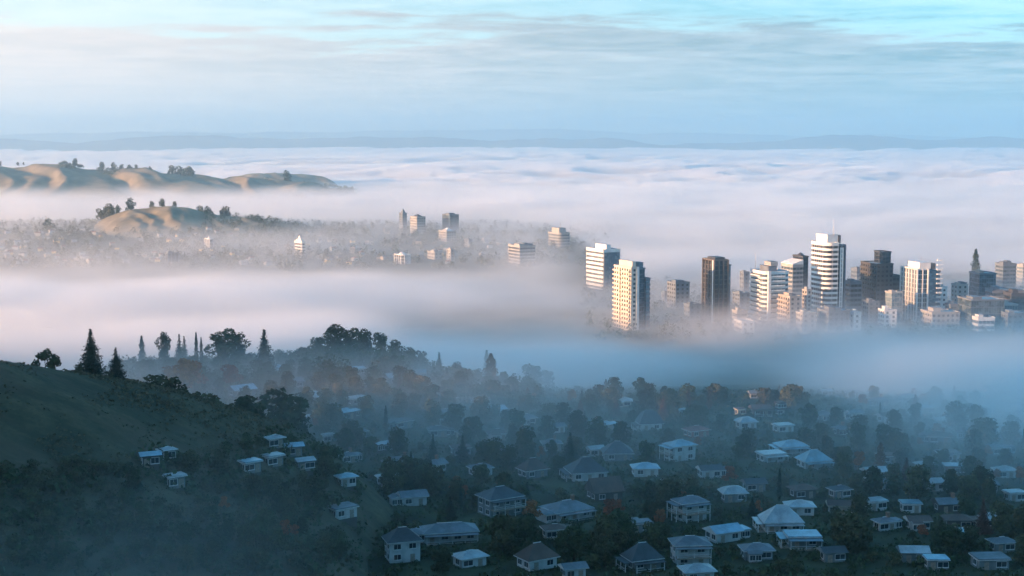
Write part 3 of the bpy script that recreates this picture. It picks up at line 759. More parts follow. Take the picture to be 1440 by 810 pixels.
def window_meshes(w, h):
    def f():
        a = MB(); a.box(-w/2 - .12, w/2 + .12, -.10, .02, -.12, 0); a.box(-w/2 - .12, w/2 + .12, -.10, .02, h, h + .12)
        a.box(-w/2 - .12, -w/2, -.10, .02, 0, h); a.box(w/2, w/2 + .12, -.10, .02, 0, h); a.box(-.04, .04, -.08, .02, 0, h)
        a.box(-w/2 - .2, w/2 + .2, -.2, .02, -.2, -.121)
        p = MB(); p.box(-w/2, w/2, -.045, .03, 0, h)
        return a.mesh('window', M['trim']), p.mesh('pane', M['glassd'])
    return cached(('win', w, h), f)
def add_window(root, x, y, z, rz, w=1.6, h=1.3):
    fm, pm = window_meshes(w, h)
    o = link('window', fm, root); o.location = (x, y, z); o.rotation_euler = (0, 0, rz)
    link('pane', pm, o)
def add_door(root, x, y, z, rz):
    def f():
        a = MB(); a.box(-.5, .5, -.08, .02, 0, 2.05); a.box(-.62, -.5, -.12, .02, 0, 2.15); a.box(.5, .62, -.12, .02, 0, 2.15); a.box(-.5, .5, -.12, .02, 2.05, 2.15)
        k = MB(); k.box(.33, .42, -.16, -.08, .98, 1.07)
        return a.mesh('door', M['deck']), k.mesh('handle', M['steel'])
    dm, km = cached('door', f)
    o = link('door', dm, root); o.location = (x, y, z); o.rotation_euler = (0, 0, rz); link('handle', km, o)
def roof_mesh(kind, x0, x1, y0, y1, z, rise, ov, fascia=.22):
    b = MB(); X0, X1, Y0, Y1 = x0 - ov, x1 + ov, y0 - ov, y1 + ov
    b.prism(rect(X0, X1, Y0, Y1), z, z + fascia, 1)
    Z = z + fascia + .003; T = Z + rise; n = len(b.v); cy_ = (Y0 + Y1) / 2; cx_ = (X0 + X1) / 2
    lx, ly = X1 - X0, Y1 - Y0
    if kind == 'gable':
        if lx >= ly: rp = [(X0, cy_, T), (X1, cy_, T)]
        else: rp = [(cx_, Y0, T), (cx_, Y1, T)]
    elif kind == 'pyramid': rp = [(cx_ - .05, cy_, T), (cx_ + .05, cy_, T)]
    else:
        i = min(lx, ly) * .5
        rp = [(X0 + i, cy_, T), (X1 - i, cy_, T)] if lx >= ly else [(cx_, Y0 + i, T), (cx_, Y1 - i, T)]
    if kind == 'flat':
        b.prism(rect(X0 + .1, X1 - .1, Y0 + .1, Y1 - .1), Z, Z + .25, 0); return b
    if kind == 'dome':                               # bell-cast roof: steep below, flat on top
        for k, (d0, z0, d1, z1) in enumerate(((0, 0, .16, .50), (.16, .50, .30, .80), (.30, .80, .44, 1.0))):
            q = min(lx, ly)
            b.prism(rect(X0 + d0*q, X1 - d0*q, Y0 + d0*q, Y1 - d0*q), Z + z0*rise, Z + z1*rise, 0, rect(X0 + d1*q, X1 - d1*q, Y0 + d1*q, Y1 - d1*q))
        return b
    b.v += [(X0, Y0, Z), (X1, Y0, Z), (X1, Y1, Z), (X0, Y1, Z)] + rp
    A, B_, C_, D_, E, F = range(n, n + 6)
    if lx >= ly: fs = [(A, B_, F, E), (B_, C_, F), (C_, D_, E, F), (D_, A, E)]
    else: fs = [(A, B_, E), (B_, C_, F, E), (C_, D_, F), (D_, A, E, F)]
    b.f += fs + [(D_, C_, B_, A)]; b.m += [0] * (len(fs) + 1)
    for k, f in enumerate(fs):                       # gable ends are wall coloured
        if kind == 'gable' and len(f) == 3: b.m[len(b.m) - len(fs) - 1 + k] = 1
    if kind != 'gable':                              # ridge capping
        b.tube([(rp[0][0], rp[0][1], T + .02), (rp[1][0] + .01, rp[1][1], T + .02)], .13, 5, 1)
    return b
HOUSES = []
def house(px, py, wpx, label, short, wall='w_white', roof='roof_grey', kind='hip', st=1, th=24, dep=.72, rise=None, ver=None, chim=False, wing=None, detail=2, group=None, finial=False, D=None, base_up=0.0):
    g = at(px, py, D) if D else ground(px, py)
    if g is None: return None
    D = g.y; zb = H(g.x, D) + base_up
    w = .82 * wpx * D / FPX; th_ = R(th + rnd.uniform(-13, 12))
    a = w / (math.cos(th_) + dep * math.sin(th_)); b = a * dep
    hs = 2.7; h = hs * st
    rz = th_ - math.atan2(g.x, D)
    name = 'house'
    root = empty(name, (g.x, D, zb), rz)
    tag(root, label, 'house', group)
    hx, hy = a / 2, b / 2
    W, RF = M[wall], M[roof]
    m = MB(); m.box(-hx, hx, -hy, hy, 0, h); m.build('wall', W, root)
    m = MB(); m.box(-hx + .06, hx - .06, -hy + .06, hy - .06, -3.5, -.004); m.build('foundation', M['w_dark'], root)
    rise = rise if rise is not None else min(a, b) * {'hip': .24, 'gable': .26, 'pyramid': .30, 'flat': 0, 'dome': .34}[kind]
    ro = roof_mesh(kind, -hx, hx, -hy, hy, h, rise, .7 if kind != 'flat' else .5).build('roof', [RF, M['trim'] if wall != 'w_dark' else M['w_dark']] if kind != 'gable' else [RF, W], root)
    if chim:
        c = MB(); c.box(hx * .25, hx * .25 + .9, -.45, .45, h, h + rise + 1.3); c.box(hx * .25 - .1, hx * .25 + 1.0, -.55, .55, h + rise + 1.3, h + rise + 1.5); c.build('chimney', M['w_brick'], ro)
    if finial:
        c = MB(); c.tube([(-.2, 0, h + rise), (-.2, 0, h + rise + 2.6)], [.22, .05], 6); c.build('finial', M['trim'], ro)
    if detail:
        for s in range(st):
            n = max(2, int(a / 3.4)) if detail > 1 else 2
            dk = rnd.randrange(n) if s == 0 else -1
            for k in range(n):
                x = -hx + a * (k + .5) / n
                if k == dk: add_door(root, x, -hy, .02, 0)
                else: add_window(root, x, -hy, s * hs + .95, 0, 1.8 if detail > 1 else 2.6)
            for k in range(2 if detail > 1 else 1):
                add_window(root, -hx, -hy + b * (k + .5) / (2 if detail > 1 else 1), s * hs + .95, -math.pi / 2, 1.8)
    if ver:                                          # verandas: 'f' front, 'l' left, with deck, posts and a thin roof
        for sd in ver:
            z1 = hs * st - (.15 if st == 1 else hs - .25 if 'u' not in ver else .15)
            zf = 0.0 if 'u' not in ver else hs * (st - 1)
            d = 2.2
            if sd == 'f': X0, X1, Y0, Y1 = -hx, hx, -hy - d, -hy - .004
            elif sd == 'l': X0, X1, Y0, Y1 = -hx - d, -hx - .004, -hy, hy
            else: continue
            m = MB(); m.box(X0, X1, Y0, Y1, zf - .3, zf); m.build('deck', M['deck'], root)
            rr = MB(); rr.box(X0 - .3, X1 + (.3 if sd == 'f' else 0), Y0 - .3, Y1 if sd == 'f' else Y1 + .3, z1 - .2, z1 - .05); rr.build('veranda_roof', RF, root)
            L = (X1 - X0) if sd == 'f' else (Y1 - Y0); n = max(2, int(L / 3.0))
            for k in range(n + 1):
                px_, py_ = (X0 + .1 + (L - .2) * k / n, Y0 + .1) if sd == 'f' else (X0 + .1, Y0 + .1 + (L - .2) * k / n)
                m = MB(); m.box(px_ - .09, px_ + .09, py_ - .09, py_ + .09, zf - (2.5 if 'u' in ver or zf == 0 else 0), z1 - .2); m.build('post', M['trim'], root)
            m = MB()
            if sd == 'f': m.box(X0, X1, Y0 + .04, Y0 + .12, zf + .85, zf + .95); m.box(X0, X1, Y0 + .04, Y0 + .12, zf + .35, zf + .42)
            else: m.box(X0 + .04, X0 + .12, Y0, Y1, zf + .85, zf + .95); m.box(X0 + .04, X0 + .12, Y0, Y1, zf + .35, zf + .42)
            m.build('railing', M['trim'], root)
    if wing:                                         # lower wing: (side, length fraction, roof kind)
        sd, f, wk = wing
        wl, wd = a * f, b * .7
        if sd == 'l': X0, X1, Y0, Y1 = -hx - wl, -hx - .01, -hy + .6, -hy + .6 + wd
        elif sd == 'r': X0, X1, Y0, Y1 = hx + .01, hx + wl, -hy + .6, -hy + .6 + wd
        else: X0, X1, Y0, Y1 = -hx + a * .08, -hx + a * .08 + wl, -hy - wd * .6, -hy - .01
        zt = 2.5
        m = MB(); m.box(X0, X1, Y0, Y1, -.6, zt); m.build('wing_wall', W, root)
        roof_mesh(wk, X0, X1, Y0, Y1, zt, min(X1 - X0, Y1 - Y0) * .22 if wk != 'flat' else 0, .45).build('wing_roof', [RF, W], root)
        for k in range(2): add_window(root, X0 + (X1 - X0) * (k + .5) / 2, Y0, .9, 0, 1.5)
    top = h + rise
    HOUSES.append(dict(px=px, py=py, w=wpx, D=D, x=g.x, y=D, r=math.hypot(hx, hy) + 2.5, hpx=(top + .5) * FPX / D, short=short, root=root))
    return root
hh = house
# knoll, right of centre
hh(1069, 583, 36, 'dark brown gabled house crowning the knoll, beside a bare tree', 'dark knoll house', 'w_dark', 'roof_brown', 'gable', 1, 26, chim=False, ver='f')
hh(1040, 584, 17, 'small yellow sunlit house at the left end of the knoll top', 'yellow knoll cottage', 'w_yellow', 'roof_brown', 'flat', 1, 30, .9, detail=1)
hh(1097, 584, 17, 'tall dark brown block at the right end of the knoll top', 'brown knoll block', 'w_dark', 'roof_brown', 'flat', 2, 30, .9, detail=1)
hh(1049, 602, 36, 'white house with humped pale roof and sunlit left wall, below the yellow cottage', 'humped white house', 'w_white', 'roof_pale', 'dome', 1, 30, detail=1)
hh(1101, 607, 36, 'low white flat roofed house with one glowing wall, under the knoll', 'flat white house', 'w_white', 'roof_pale', 'flat', 1, 30, detail=1)
hh(913, 604, 44, 'house with steep dark humped roof and sunlit white end wall', 'humped dark roofed house', 'w_white', 'roof_dark', 'dome', 1, 28, rise=5.0, ver='l')
hh(979, 614, 44, 'rust red house with rust roof and one pale window band', 'rust red house', 'w_red', 'roof_red', 'hip', 1, 24)
hh(956, 646, 54, 'two storey white house with sunlit balcony side and light blue roof', 'sunlit two storey house', 'w_white', 'roof_blue', 'hip', 2, 30, ver='lu')
hh(868, 646, 52, 'box shaped pale house under a big dark hipped roof', 'boxy dark roofed house', 'w_grey', 'roof_dark', 'hip', 1, 18, dep=.8, rise=3.6)
hh(837, 641, 30, 'pale roofed house peeping out behind the dark conifer', 'house behind the conifer', 'w_white', 'roof_pale', 'gable', 1, 24, detail=1)
hh(824, 672, 72, 'long house with wide dark roof and white end veranda', 'wide dark roofed house', 'w_white', 'roof_dark', 'hip', 1, 22, dep=.8, rise=4.2, ver='l')
hh(749, 670, 52, 'house with dark brown hipped roof and grey walls left of the conifer', 'brown hipped house', 'w_grey', 'roof_brown', 'hip', 1, 22, rise=3.4)
hh(907, 668, 46, 'small light blue roofed cottage below the sunlit two storey house', 'light blue cottage', 'w_white', 'roof_blue', 'hip', 1, 22)
hh(998, 671, 42, 'white walled house with dark roof and an open patio', 'white patio house', 'w_white', 'roof_dark', 'gable', 1, 24, wing=('r', .45, 'flat'))
hh(1112, 636, 56, 'large pale roofed house with veranda, upper one of a stepped pair', 'upper stepped house', 'w_white', 'roof_blue', 'hip', 1, 22, ver='fl')
hh(1084, 648, 50, 'low wide terrace house with flat pale roof, lower left of a stepped pair', 'lower stepped house', 'w_white', 'roof_pale', 'flat', 1, 22, ver='f')
hh(1144, 657, 58, 'light blue hipped roof house standing apart below the stepped pair', 'blue hipped house', 'w_white', 'roof_blue', 'hip', 1, 22, rise=3.2, ver='f')
hh(1250, 619, 34, 'white pyramid roofed house in mist with one glowing window wall', 'misty pyramid house', 'w_white', 'roof_pale', 'pyramid', 1, 28)
hh(1162, 569, 20, 'small long white house catching sun in fog, left of its pair', 'left fog house', 'w_white', 'roof_pale', 'flat', 1, 26, detail=1, D=715)
hh(1198, 572, 26, 'long white house catching sun in fog, right of its pair', 'right fog house', 'w_white', 'roof_pale', 'flat', 1, 26, detail=1, D=705)
# lower middle
hh(703, 722, 78, 'long house with very dark flat-pitched roof and balcony', 'long balcony house', 'w_grey', 'roof_dark', 'hip', 2, 22, rise=2.6, ver='fu')
hh(797, 727, 88, 'grey roofed white house with chimney and wrap-round veranda', 'chimney veranda house', 'w_white', 'roof_grey', 'hip', 1, 24, ver='f', chim=True, wing=('l', .28, 'hip'))
hh(850, 702, 62, 'brownish gabled house half hidden behind the chimney house', 'brown gabled house', 'w_dark', 'roof_brown', 'gable', 1, 20, rise=4)
hh(970, 730, 58, 'two storey pale house with grey hipped roof and upper balcony', 'upper balcony house', 'w_white', 'roof_grey', 'hip', 2, 26, ver='flu')
hh(1017, 759, 62, 'pale blue gabled house with low side wing', 'pale blue gabled house', 'w_white', 'roof_blue', 'gable', 1, 22, wing=('r', .4, 'flat'))
hh(1098, 744, 72, 'grand pale hip roofed house with long columned veranda', 'columned house', 'w_white', 'roof_pale', 'hip', 1, 24, rise=4, ver='fl')
hh(1128, 766, 62, 'low pavilion with thin blue roof on tall posts, before the columned house', 'blue pavilion', 'w_grey', 'roof_blue', 'flat', 1, 20, ver='fl')
hh(1124, 723, 50, 'pale grey hipped house just behind the columned house', 'pale grey hipped house', 'w_white', 'roof_pale', 'hip', 1, 24)
hh(1031, 704, 46, 'house with pale domed roof right of the upper balcony house', 'pale domed house', 'w_grey', 'roof_pale', 'dome', 1, 24)
hh(970, 791, 68, 'two storey house with dark grey roof over white balconies, near the bottom edge', 'white balconies house', 'w_white', 'roof_grey', 'hip', 2, 22, ver='fu')
hh(903, 798, 66, 'dark roofed house with white terrace rail near the bottom edge', 'terrace rail house', 'w_grey', 'roof_dark', 'hip', 1, 24, ver='fl', rise=3.6)
hh(755, 797, 70, 'brown roofed house with white wall strip at the bottom edge', 'brown bottom house', 'w_white', 'roof_brown', 'hip', 1, 22, rise=3.4)
hh(806, 812, 44, 'small pale house cut by the bottom edge, right of the brown roofed one', 'pale edge house', 'w_white', 'roof_grey', 'gable', 1, 22)
hh(980, 816, 60, 'pale roof cut by the bottom edge under the white balconies house', 'cut off pale house', 'w_white', 'roof_pale', 'hip', 1, 22)
hh(566, 788, 62, 'two storey house with very dark hipped roof, lower left of the houses', 'dark two storey house', 'w_white', 'roof_dark', 'hip', 2, 24, rise=3)
hh(632, 758, 96, 'long white bungalow with grey roof and two wings', 'long winged bungalow', 'w_white', 'roof_grey', 'hip', 1, 20, dep=.5, wing=('l', .3, 'hip'), ver='f')
hh(481, 727, 52, 'pale fronted flat house alone on the dark slope', 'lone pale house', 'w_white', 'roof_grey', 'flat', 1, 20)
hh(580, 709, 50, 'pale gabled house among trees above the dark two storey house', 'pale gabled house', 'w_white', 'roof_grey', 'gable', 1, 24, wing=('l', .4, 'gable'))
hh(487, 684, 34, 'small light blue roofed house above the lone pale house', 'small blue roofed house', 'w_white', 'roof_blue', 'hip', 1, 22)
# at the foot of the grass hill
hh(212, 695, 31, 'blue roofed house lowest on the grass hill foot, left of three', 'hill foot house', 'w_dark', 'roof_blue', 'gable', 1, 22, D=330)
hh(247, 711, 34, 'house with broad flat pale roof, right of three at the hill foot', 'flat hill foot house', 'w_grey', 'roof_pale', 'flat', 1, 22, D=326)
hh(236, 692, 26, 'pale hipped house, middle of three at the hill foot', 'hipped hill foot house', 'w_grey', 'roof_pale', 'hip', 1, 22, D=338)
for q in ((386, 629, 38, 'roof_pale', 'hip', 'pale hipped house highest of the cluster where the grass hill ends', 'top cluster house'), (412, 641, 40, 'roof_blue', 'gable', 'blue gabled house on the right of the cluster at the hill end', 'blue cluster house'),
          (384, 655, 44, 'roof_pale', 'flat', 'flat pale house in the middle of the cluster at the hill end', 'flat cluster house'), (428, 662, 40, 'roof_pale', 'gable', 'pale gabled house lowest right of the cluster at the hill end', 'lowest cluster house'),
          (352, 664, 46, 'roof_blue', 'flat', 'blue flat roofed house lowest left of the cluster at the hill end', 'left cluster house'), (462, 622, 26, 'roof_pale', 'flat', 'small flat roofed house apart, right of the hill end cluster', 'small flat house')):
    hh(q[0], q[1], q[2] * .8, q[5], q[6], 'w_dark' if q[0] % 2 else 'w_grey', q[3], q[4], 1, 22, detail=1)
# wooded ridge
hh(388, 528, 50, 'broad low house with wide pale blue roof and a finial on the wooded ridge', 'finial house', 'w_white', 'roof_blue', 'pyramid', 1, 18, dep=.9, rise=2.6, finial=True)
for q in ((340, 556, 48, 'roof_blue', 'gable', 'blue gabled house under the ridge trees, left of the finial house', 'left ridge house'), (440, 566, 50, 'roof_pale', 'hip', 'pale hipped house right below the finial house', 'pale ridge house'),
          (412, 545, 36, 'roof_grey', 'gable', 'grey gabled house just under the finial house', 'grey ridge house'), (502, 569, 38, 'roof_pale', 'flat', 'flat pale roofed house in the middle of the ridge slope', 'flat ridge house'),
          (500, 526, 34, 'roof_blue', 'flat', 'flat blue roofed house under the tallest ridge trees', 'blue flat ridge house'), (556, 538, 44, 'roof_pale', 'gable', 'pale gabled house high on the right half of the ridge', 'high ridge house'),
          (592, 549, 44, 'roof_blue', 'hip', 'blue hipped house on the right half of the ridge', 'blue ridge house'), (528, 548, 36, 'roof_pale', 'flat', 'flat pale house left of the blue hipped ridge house', 'pale flat ridge house'),
          (588, 532, 30, 'roof_grey', 'gable', 'small grey gabled house highest on the right of the ridge', 'small grey ridge house'), (690, 548, 34, 'roof_pale', 'hip', 'faint pale hipped house where the ridge sinks into fog', 'faint ridge house'), (626, 590, 44, 'roof_grey', 'hip', 'dim grey hipped house at the foot of the ridge', 'dim ridge foot house')):
    hh(q[0], q[1], q[2], q[5], q[6], 'w_grey', q[3], q[4], 1, 22, detail=1)
# misty right hand slope
for q in ((1230, 674, 44, 'roof_pale', 'gable', 'w_white', 'gabled misty house straight below the misty pyramid house', 'gabled misty house'), (1236, 690, 42, 'roof_grey', 'hip', 'w_white', 'grey hipped misty house under the gabled misty house', 'grey misty house'),
          (1230, 717, 40, 'roof_pale', 'flat', 'w_white', 'flat white misty house with wide windows, left of its neighbour', 'wide window misty house'), (1280, 720, 36, 'roof_blue', 'flat', 'w_white', 'flat blue roofed misty house right of the wide window house', 'blue flat misty house'),
          (1316, 689, 38, 'roof_pale', 'gable', 'w_white', 'pale gabled house in mist above the blue flat misty house', 'upper gabled misty house'), (1395, 740, 40, 'roof_pale', 'dome', 'w_white', 'dome roofed pale house near the right edge', 'right dome house'),
          (1345, 762, 42, 'roof_blue', 'flat', 'w_grey', 'blue flat house left below the right dome house', 'blue slab house'), (1376, 588, 38, 'roof_grey', 'gable', 'w_white', 'grey gabled house in fog at right, first on the far slope', 'far slope gabled house'),
          (1428, 560, 26, 'roof_pale', 'pyramid', 'w_white', 'highest house on the far right slope in fog', 'highest slope house'), (1418, 575, 32, 'roof_grey', 'flat', 'w_white', 'flat house below the highest one on the far right slope', 'flat slope house'),
          (1284, 790, 50, 'roof_pale', 'gable', 'w_grey', 'gabled pale house at the bottom edge on the right', 'bottom right gabled house'), (1316, 800, 40, 'roof_blue', 'flat', 'w_grey', 'low blue roofed house at the bottom edge on the right', 'bottom right flat house'),
          (1196, 757, 34, 'roof_grey', 'hip', 'w_white', 'small grey hipped house right of the blue pavilion', 'small grey house'), (1386, 693, 38, 'roof_grey', 'gable', 'w_grey', 'grey gabled house on the right above the dome house', 'right grey house'),
          (1412, 672, 38, 'roof_pale', 'hip', 'w_white', 'pale hipped house at far right above the right grey house', 'pale far right house'), (1426, 705, 36, 'roof_pale', 'flat', 'w_white', 'flat pale house at far right behind the dome house', 'flat far right house'),
          (1408, 775, 44, 'roof_grey', 'hip', 'w_grey', 'dim grey hipped house low on the right edge', 'dim right house'), (1180, 700, 38, 'roof_dark', 'hip', 'w_grey', 'dark hipped house in shade between columned house and mist', 'shaded dark house'),
          (1170, 790, 44, 'roof_dark', 'gable', 'w_grey', 'dark gabled house near the bottom, right of the pavilion', 'dark bottom house'), (1060, 690, 40, 'roof_dark', 'gable', 'w_grey', 'dark gabled house left of the pale grey hipped house', 'dark slope house')):
    hh(q[0], q[1], q[2], q[6], q[7], q[5], q[3], q[4], 1, 24, detail=1)
# smaller houses that fill the slopes: told apart by the nearest landmark house
def sector(dx, dy):                                  # dy > 0: lower in the photo, nearer
    if abs(dx) > 2.2 * abs(dy): return 'right of' if dx > 0 else 'left of'
    if abs(dy) > 2.2 * abs(dx): return 'in front of' if dy > 0 else 'behind'
    return ('to the lower ' if dy > 0 else 'to the upper ') + ('right of' if dx > 0 else 'left of')
ORD = ['nearest', 'second', 'third', 'fourth', 'fifth', 'sixth', 'seventh', 'eighth', 'ninth', 'tenth', 'eleventh', 'twelfth', 'thirteenth', 'fourteenth', 'fifteenth', 'sixteenth', 'seventeenth', 'eighteenth', 'nineteenth', 'twentieth', 'twenty-first', 'twenty-second', 'twenty-third', 'twenty-fourth']
def relate(px, py, pool):
    best = min(pool, key=lambda h: math.hypot(h['px'] - px, 1.8 * (h['py'] - py)))
    return best, sector(px - best['px'], 1.8 * (py - best['py'])), math.hypot(px - best['px'], 1.8 * (py - best['py']))
LAND = list(HOUSES)
RN = {'roof_pale': 'pale', 'roof_blue': 'blue', 'roof_grey': 'grey', 'roof_dark': 'dark', 'roof_brown': 'brown', 'roof_red': 'rust'}
fill = []
tries = 0
while len(fill) < 58 and tries < 4000:
    tries += 1
    px = rnd.uniform(395, 1440); py = rnd.uniform(548, 806)
    if px < 460 and py > 690: continue
    if 700 < px < 1180 and py < 640 and rnd.random() < .7: continue
    g = ground(px, py)
    if g is None or g.y > 690 or (h_grass(g.x, g.y) > h_base(g.x, g.y)): continue
    w = rnd.uniform(7.5, 11.5) * FPX / g.y
    if any(abs(h['px'] - px) < (h['w'] + w) * .55 and abs(h['py'] - py) < max(h['hpx'], 12) * .85 + 4 for h in HOUSES): continue
    kind = rnd.choice(['hip', 'hip', 'gable', 'flat', 'gable']); rf = rnd.choice(['roof_pale', 'roof_blue', 'roof_grey', 'roof_grey', 'roof_dark', 'roof_brown'])
    fill.append((px, py, kind, rf))
    hh(px, py, w, '?', '?', rnd.choice(['w_white', 'w_grey', 'w_grey', 'w_cream', 'w_dark']), rf, kind, 1, rnd.uniform(12, 34), detail=1, chim=kind != 'flat' and rnd.random() < .4, wing=rnd.choice([None, ('r', .4, 'flat'), ('l', .35, 'gable'), ('f', .4, 'gable')]), group='smaller houses on the slopes')
KN = {'hip': 'hipped', 'gable': 'gabled', 'flat': 'flat'}
sets = {}
for (px, py, kind, rf), h in zip(fill, HOUSES[len(LAND):]):
    b, sc_, ds = relate(px, py, LAND)
    sets.setdefault((RN[rf], KN[kind], b['short'], sc_), []).append((ds, h))
for (rn, kn, sh_, sc_), v in sets.items():
    v.sort(key=lambda p: p[0])
    for k, (ds, h) in enumerate(v):
        o_ = '' if len(v) == 1 else ORD[k] + ' '
        h['root']['label'] = f"{o_}small {kn} house, {rn} roof, {sc_} the {sh_}"
# ------------------------------------------------------------------ trees and plants
def leafmat(name, col, v=.25):
    m = mat(name, col, .85, tuple(c * .55 for c in col), .9, spec=.15, rnd_v=v, detail=2)
    return m
M['bark'] = mat('bark', (.09, .065, .045), .95, (.05, .038, .028), 3)
M['leaf'] = leafmat('dark_leaves', (.055, .072, .030))
M['leaf_olive'] = leafmat('olive_leaves', (.085, .085, .038))
M['leaf_autumn'] = leafmat('autumn_leaves', (.30, .115, .045))
M['needle'] = leafmat('needles', (.030, .048, .028))
M['leaf_rust'] = leafmat('rusty_needles', (.15, .075, .045))
nr = np.random.default_rng(5)
def unit(n):
    v = nr.normal(size=(n, 3)); return v / np.linalg.norm(v, axis=1, keepdims=True)
def cards(cen, size, nrm=None, asp=.7):
    n = len(cen)
    a = unit(n) if nrm is None else nrm + .9 * unit(n)
    a /= np.linalg.norm(a, axis=1, keepdims=True)
    t = np.cross(a, unit(n)); t /= np.linalg.norm(t, axis=1, keepdims=True) + 1e-9
    b = np.cross(a, t)
    s = np.asarray(size).reshape(-1, 1) * np.ones((n, 1))
    q = np.stack([cen - t * s - b * s * asp * .4, cen + t * s * .3 - b * s * asp, cen + t * s, cen - t * s * .2 + b * s * asp], 1)
    return q.reshape(-1, 3)
def card_mesh(name, V, m):
    n = len(V) // 4
    me = bpy.data.meshes.new(name)
    me.vertices.add(len(V)); me.vertices.foreach_set('co', np.asarray(V, np.float32).ravel())
    me.loops.add(len(V)); me.loops.foreach_set('vertex_index', np.arange(len(V), dtype=np.int32))
    me.polygons.add(n); me.polygons.foreach_set('loop_start', np.arange(0, len(V), 4, dtype=np.int32)); me.polygons.foreach_set('loop_total', np.full(n, 4, np.int32))
    me.materials.append(m); me.update(calc_edges=True); me.validate(); return me
def broad_crown(n, h, r, lobes, base=.28, leaf=.42):
    c = []
    for k in range(lobes):
        a = k * 2.4 + nr.uniform(-.5, .5); rr = r * nr.uniform(.15, .68); z = h * (base + .08 + (.84 - base) * (k + nr.uniform(.1, .9)) / lobes)
        rr *= 1 - .45 * max(0, (z / h - .55) / .45)
        lr = r * nr.uniform(.30, .52)
        m_ = n // lobes
        u = unit(m_); u[:, 2] = u[:, 2] * .8 + .1
        d = lr * nr.uniform(.45, 1.05, (m_, 1)) ** .6
        c.append(np.array([rr * math.cos(a), rr * math.sin(a), z]) + u * d)
    c = np.concatenate(c); ctr = np.array([0, 0, h * .55])
    nv = c - ctr; nv /= np.linalg.norm(nv, axis=1, keepdims=True)
    return cards(c, nr.uniform(leaf * .7, leaf * 1.3, len(c)), nv)
def conifer_crown(h, r, tiers, per, droop=.25, leaf=.34, power=.9, top=.4):
    c, s = [], []
    for k in range(tiers):
        f = k / (tiers - 1); z = h * (.07 + .92 * f); R_ = r * (1 - f) ** power + top * .35
        R_ *= nr.uniform(.8, 1.12)
        nb = max(5, int(per * (1 - f) + 4)); off = nr.uniform(0, 6)
        for b in range(nb):
            a = off + 2 * math.pi * b / nb + nr.uniform(-.2, .2); L = R_ * nr.uniform(.72, 1.1)
            m_ = max(3, int(L / .22)); t = np.linspace(.12, 1, m_)
            p = np.stack([np.cos(a) * t * L, np.sin(a) * t * L, z - droop * L * t ** 1.6 + .12 * L * (t > .85)], 1)
            p += nr.normal(0, .10, p.shape); c.append(p); s.append(leaf * (1.1 - .45 * t))
    c = np.concatenate(c); s = np.concatenate(s)
    up = np.tile([0, 0, 1.0], (len(c), 1))
    return cards(c, s, up, .6)
def spindle_crown(n, h, r, leaf=.28, pw=.7, base=.05):
    f = nr.uniform(0, 1, n); z = h * (base + (1 - base) * f)
    rad = r * np.minimum(1, (f / .22 + .15)) * np.clip(1 - f, 0, 1) ** pw * nr.uniform(.45, 1.08, n)
    rad *= 1 + .25 * np.sin(z * 1.9 + 3 * nr.uniform(0, .4, n))
    a = nr.uniform(0, 2 * math.pi, n)
    c = np.stack([np.cos(a) * rad, np.sin(a) * rad, z], 1); nv = np.stack([np.cos(a), np.sin(a), .5 + 0 * a], 1)
    return cards(c, nr.uniform(leaf * .7, leaf * 1.3, n), nv)
def trunk_mesh(h, r, limbs=5, bare=False):
    b = MB()
    top = h if bare else h * .75
    lean = nr.uniform(-.3, .3, 2)
    path = lambda f: (lean[0] * f * f, lean[1] * f * f, -1.2 + (top + 1.2) * f)
    b.tube([path(f) for f in (0, .15, .4, .7, 1)], [r * 1.35, r, r * .8, r * .5, r * .15], 7)
    for k in range(limbs):
        f = nr.uniform(.3, .85); p = Vector(path(f)); a = nr.uniform(0, 6.28); L = h * nr.uniform(.18, .34) * (1.15 - f * .6)
        q = p + Vector((math.cos(a) * L * .7, math.sin(a) * L * .7, L * .75)); e = q + Vector((math.cos(a + .5) * L * .3, math.sin(a + .5) * L * .3, L * .35))
        b.tube([p, (p + q) / 2 + Vector((0, 0, -.08 * L)), q, e], [r * .45, r * .34, r * .2, r * .07], 5)
        if bare:
            for j in range(5):
                g_ = p.lerp(q, nr.uniform(.35, 1)); v = Vector((nr.uniform(-1, 1), nr.uniform(-1, 1), nr.uniform(.3, 1.2))) * L * .4
                b.tube([g_, g_ + v * .5, g_ + v + Vector((0, 0, .1 * L))], [r * .14, r * .09, r * .04], 4)
    return b.mesh('trunk', M['bark'], True)
PROTO = {}
def proto(kind, V, m, h, r, limbs=5, width=None):
    PROTO.setdefault(kind, []).append((card_mesh('crown', V, m), trunk_mesh(h, r, limbs), h, width))
for k in range(5): proto('broadleaf_tree', broad_crown(1600, 10, 4.4, 11 + k, .10, leaf=.40), M['leaf'] if k % 2 else M['leaf_olive'], 10, .28, 6)
for k in range(2): proto('tall_tree', broad_crown(1900, 16, 4.6, 16, .06, leaf=.46), M['leaf'], 16, .36, 7)
for k in range(2): proto('autumn_tree', broad_crown(900, 9, 3.2, 8, leaf=.36), M['leaf_autumn'], 9, .2, 6)
for k in range(3): proto('conifer', conifer_crown(14, 4.0, 24, 16, leaf=.46), M['needle'], 14, .26, 0)
proto('conifer', conifer_crown(14, 4.0, 24, 16, leaf=.46), M['leaf_rust'], 14, .26, 0)
for k in range(2): proto('cypress', spindle_crown(800, 13, 1.3), M['needle'], 13, .18, 0)
proto('cypress', spindle_crown(900, 13, 2.1, leaf=.34, pw=.5), M['leaf_rust'], 13, .2, 3)
for k in range(3): proto('shrub', broad_crown(420, 3.2, 2.2, 6, .02, leaf=.26), M['leaf_olive'] if k else M['leaf'], 3.2, .09, 3)
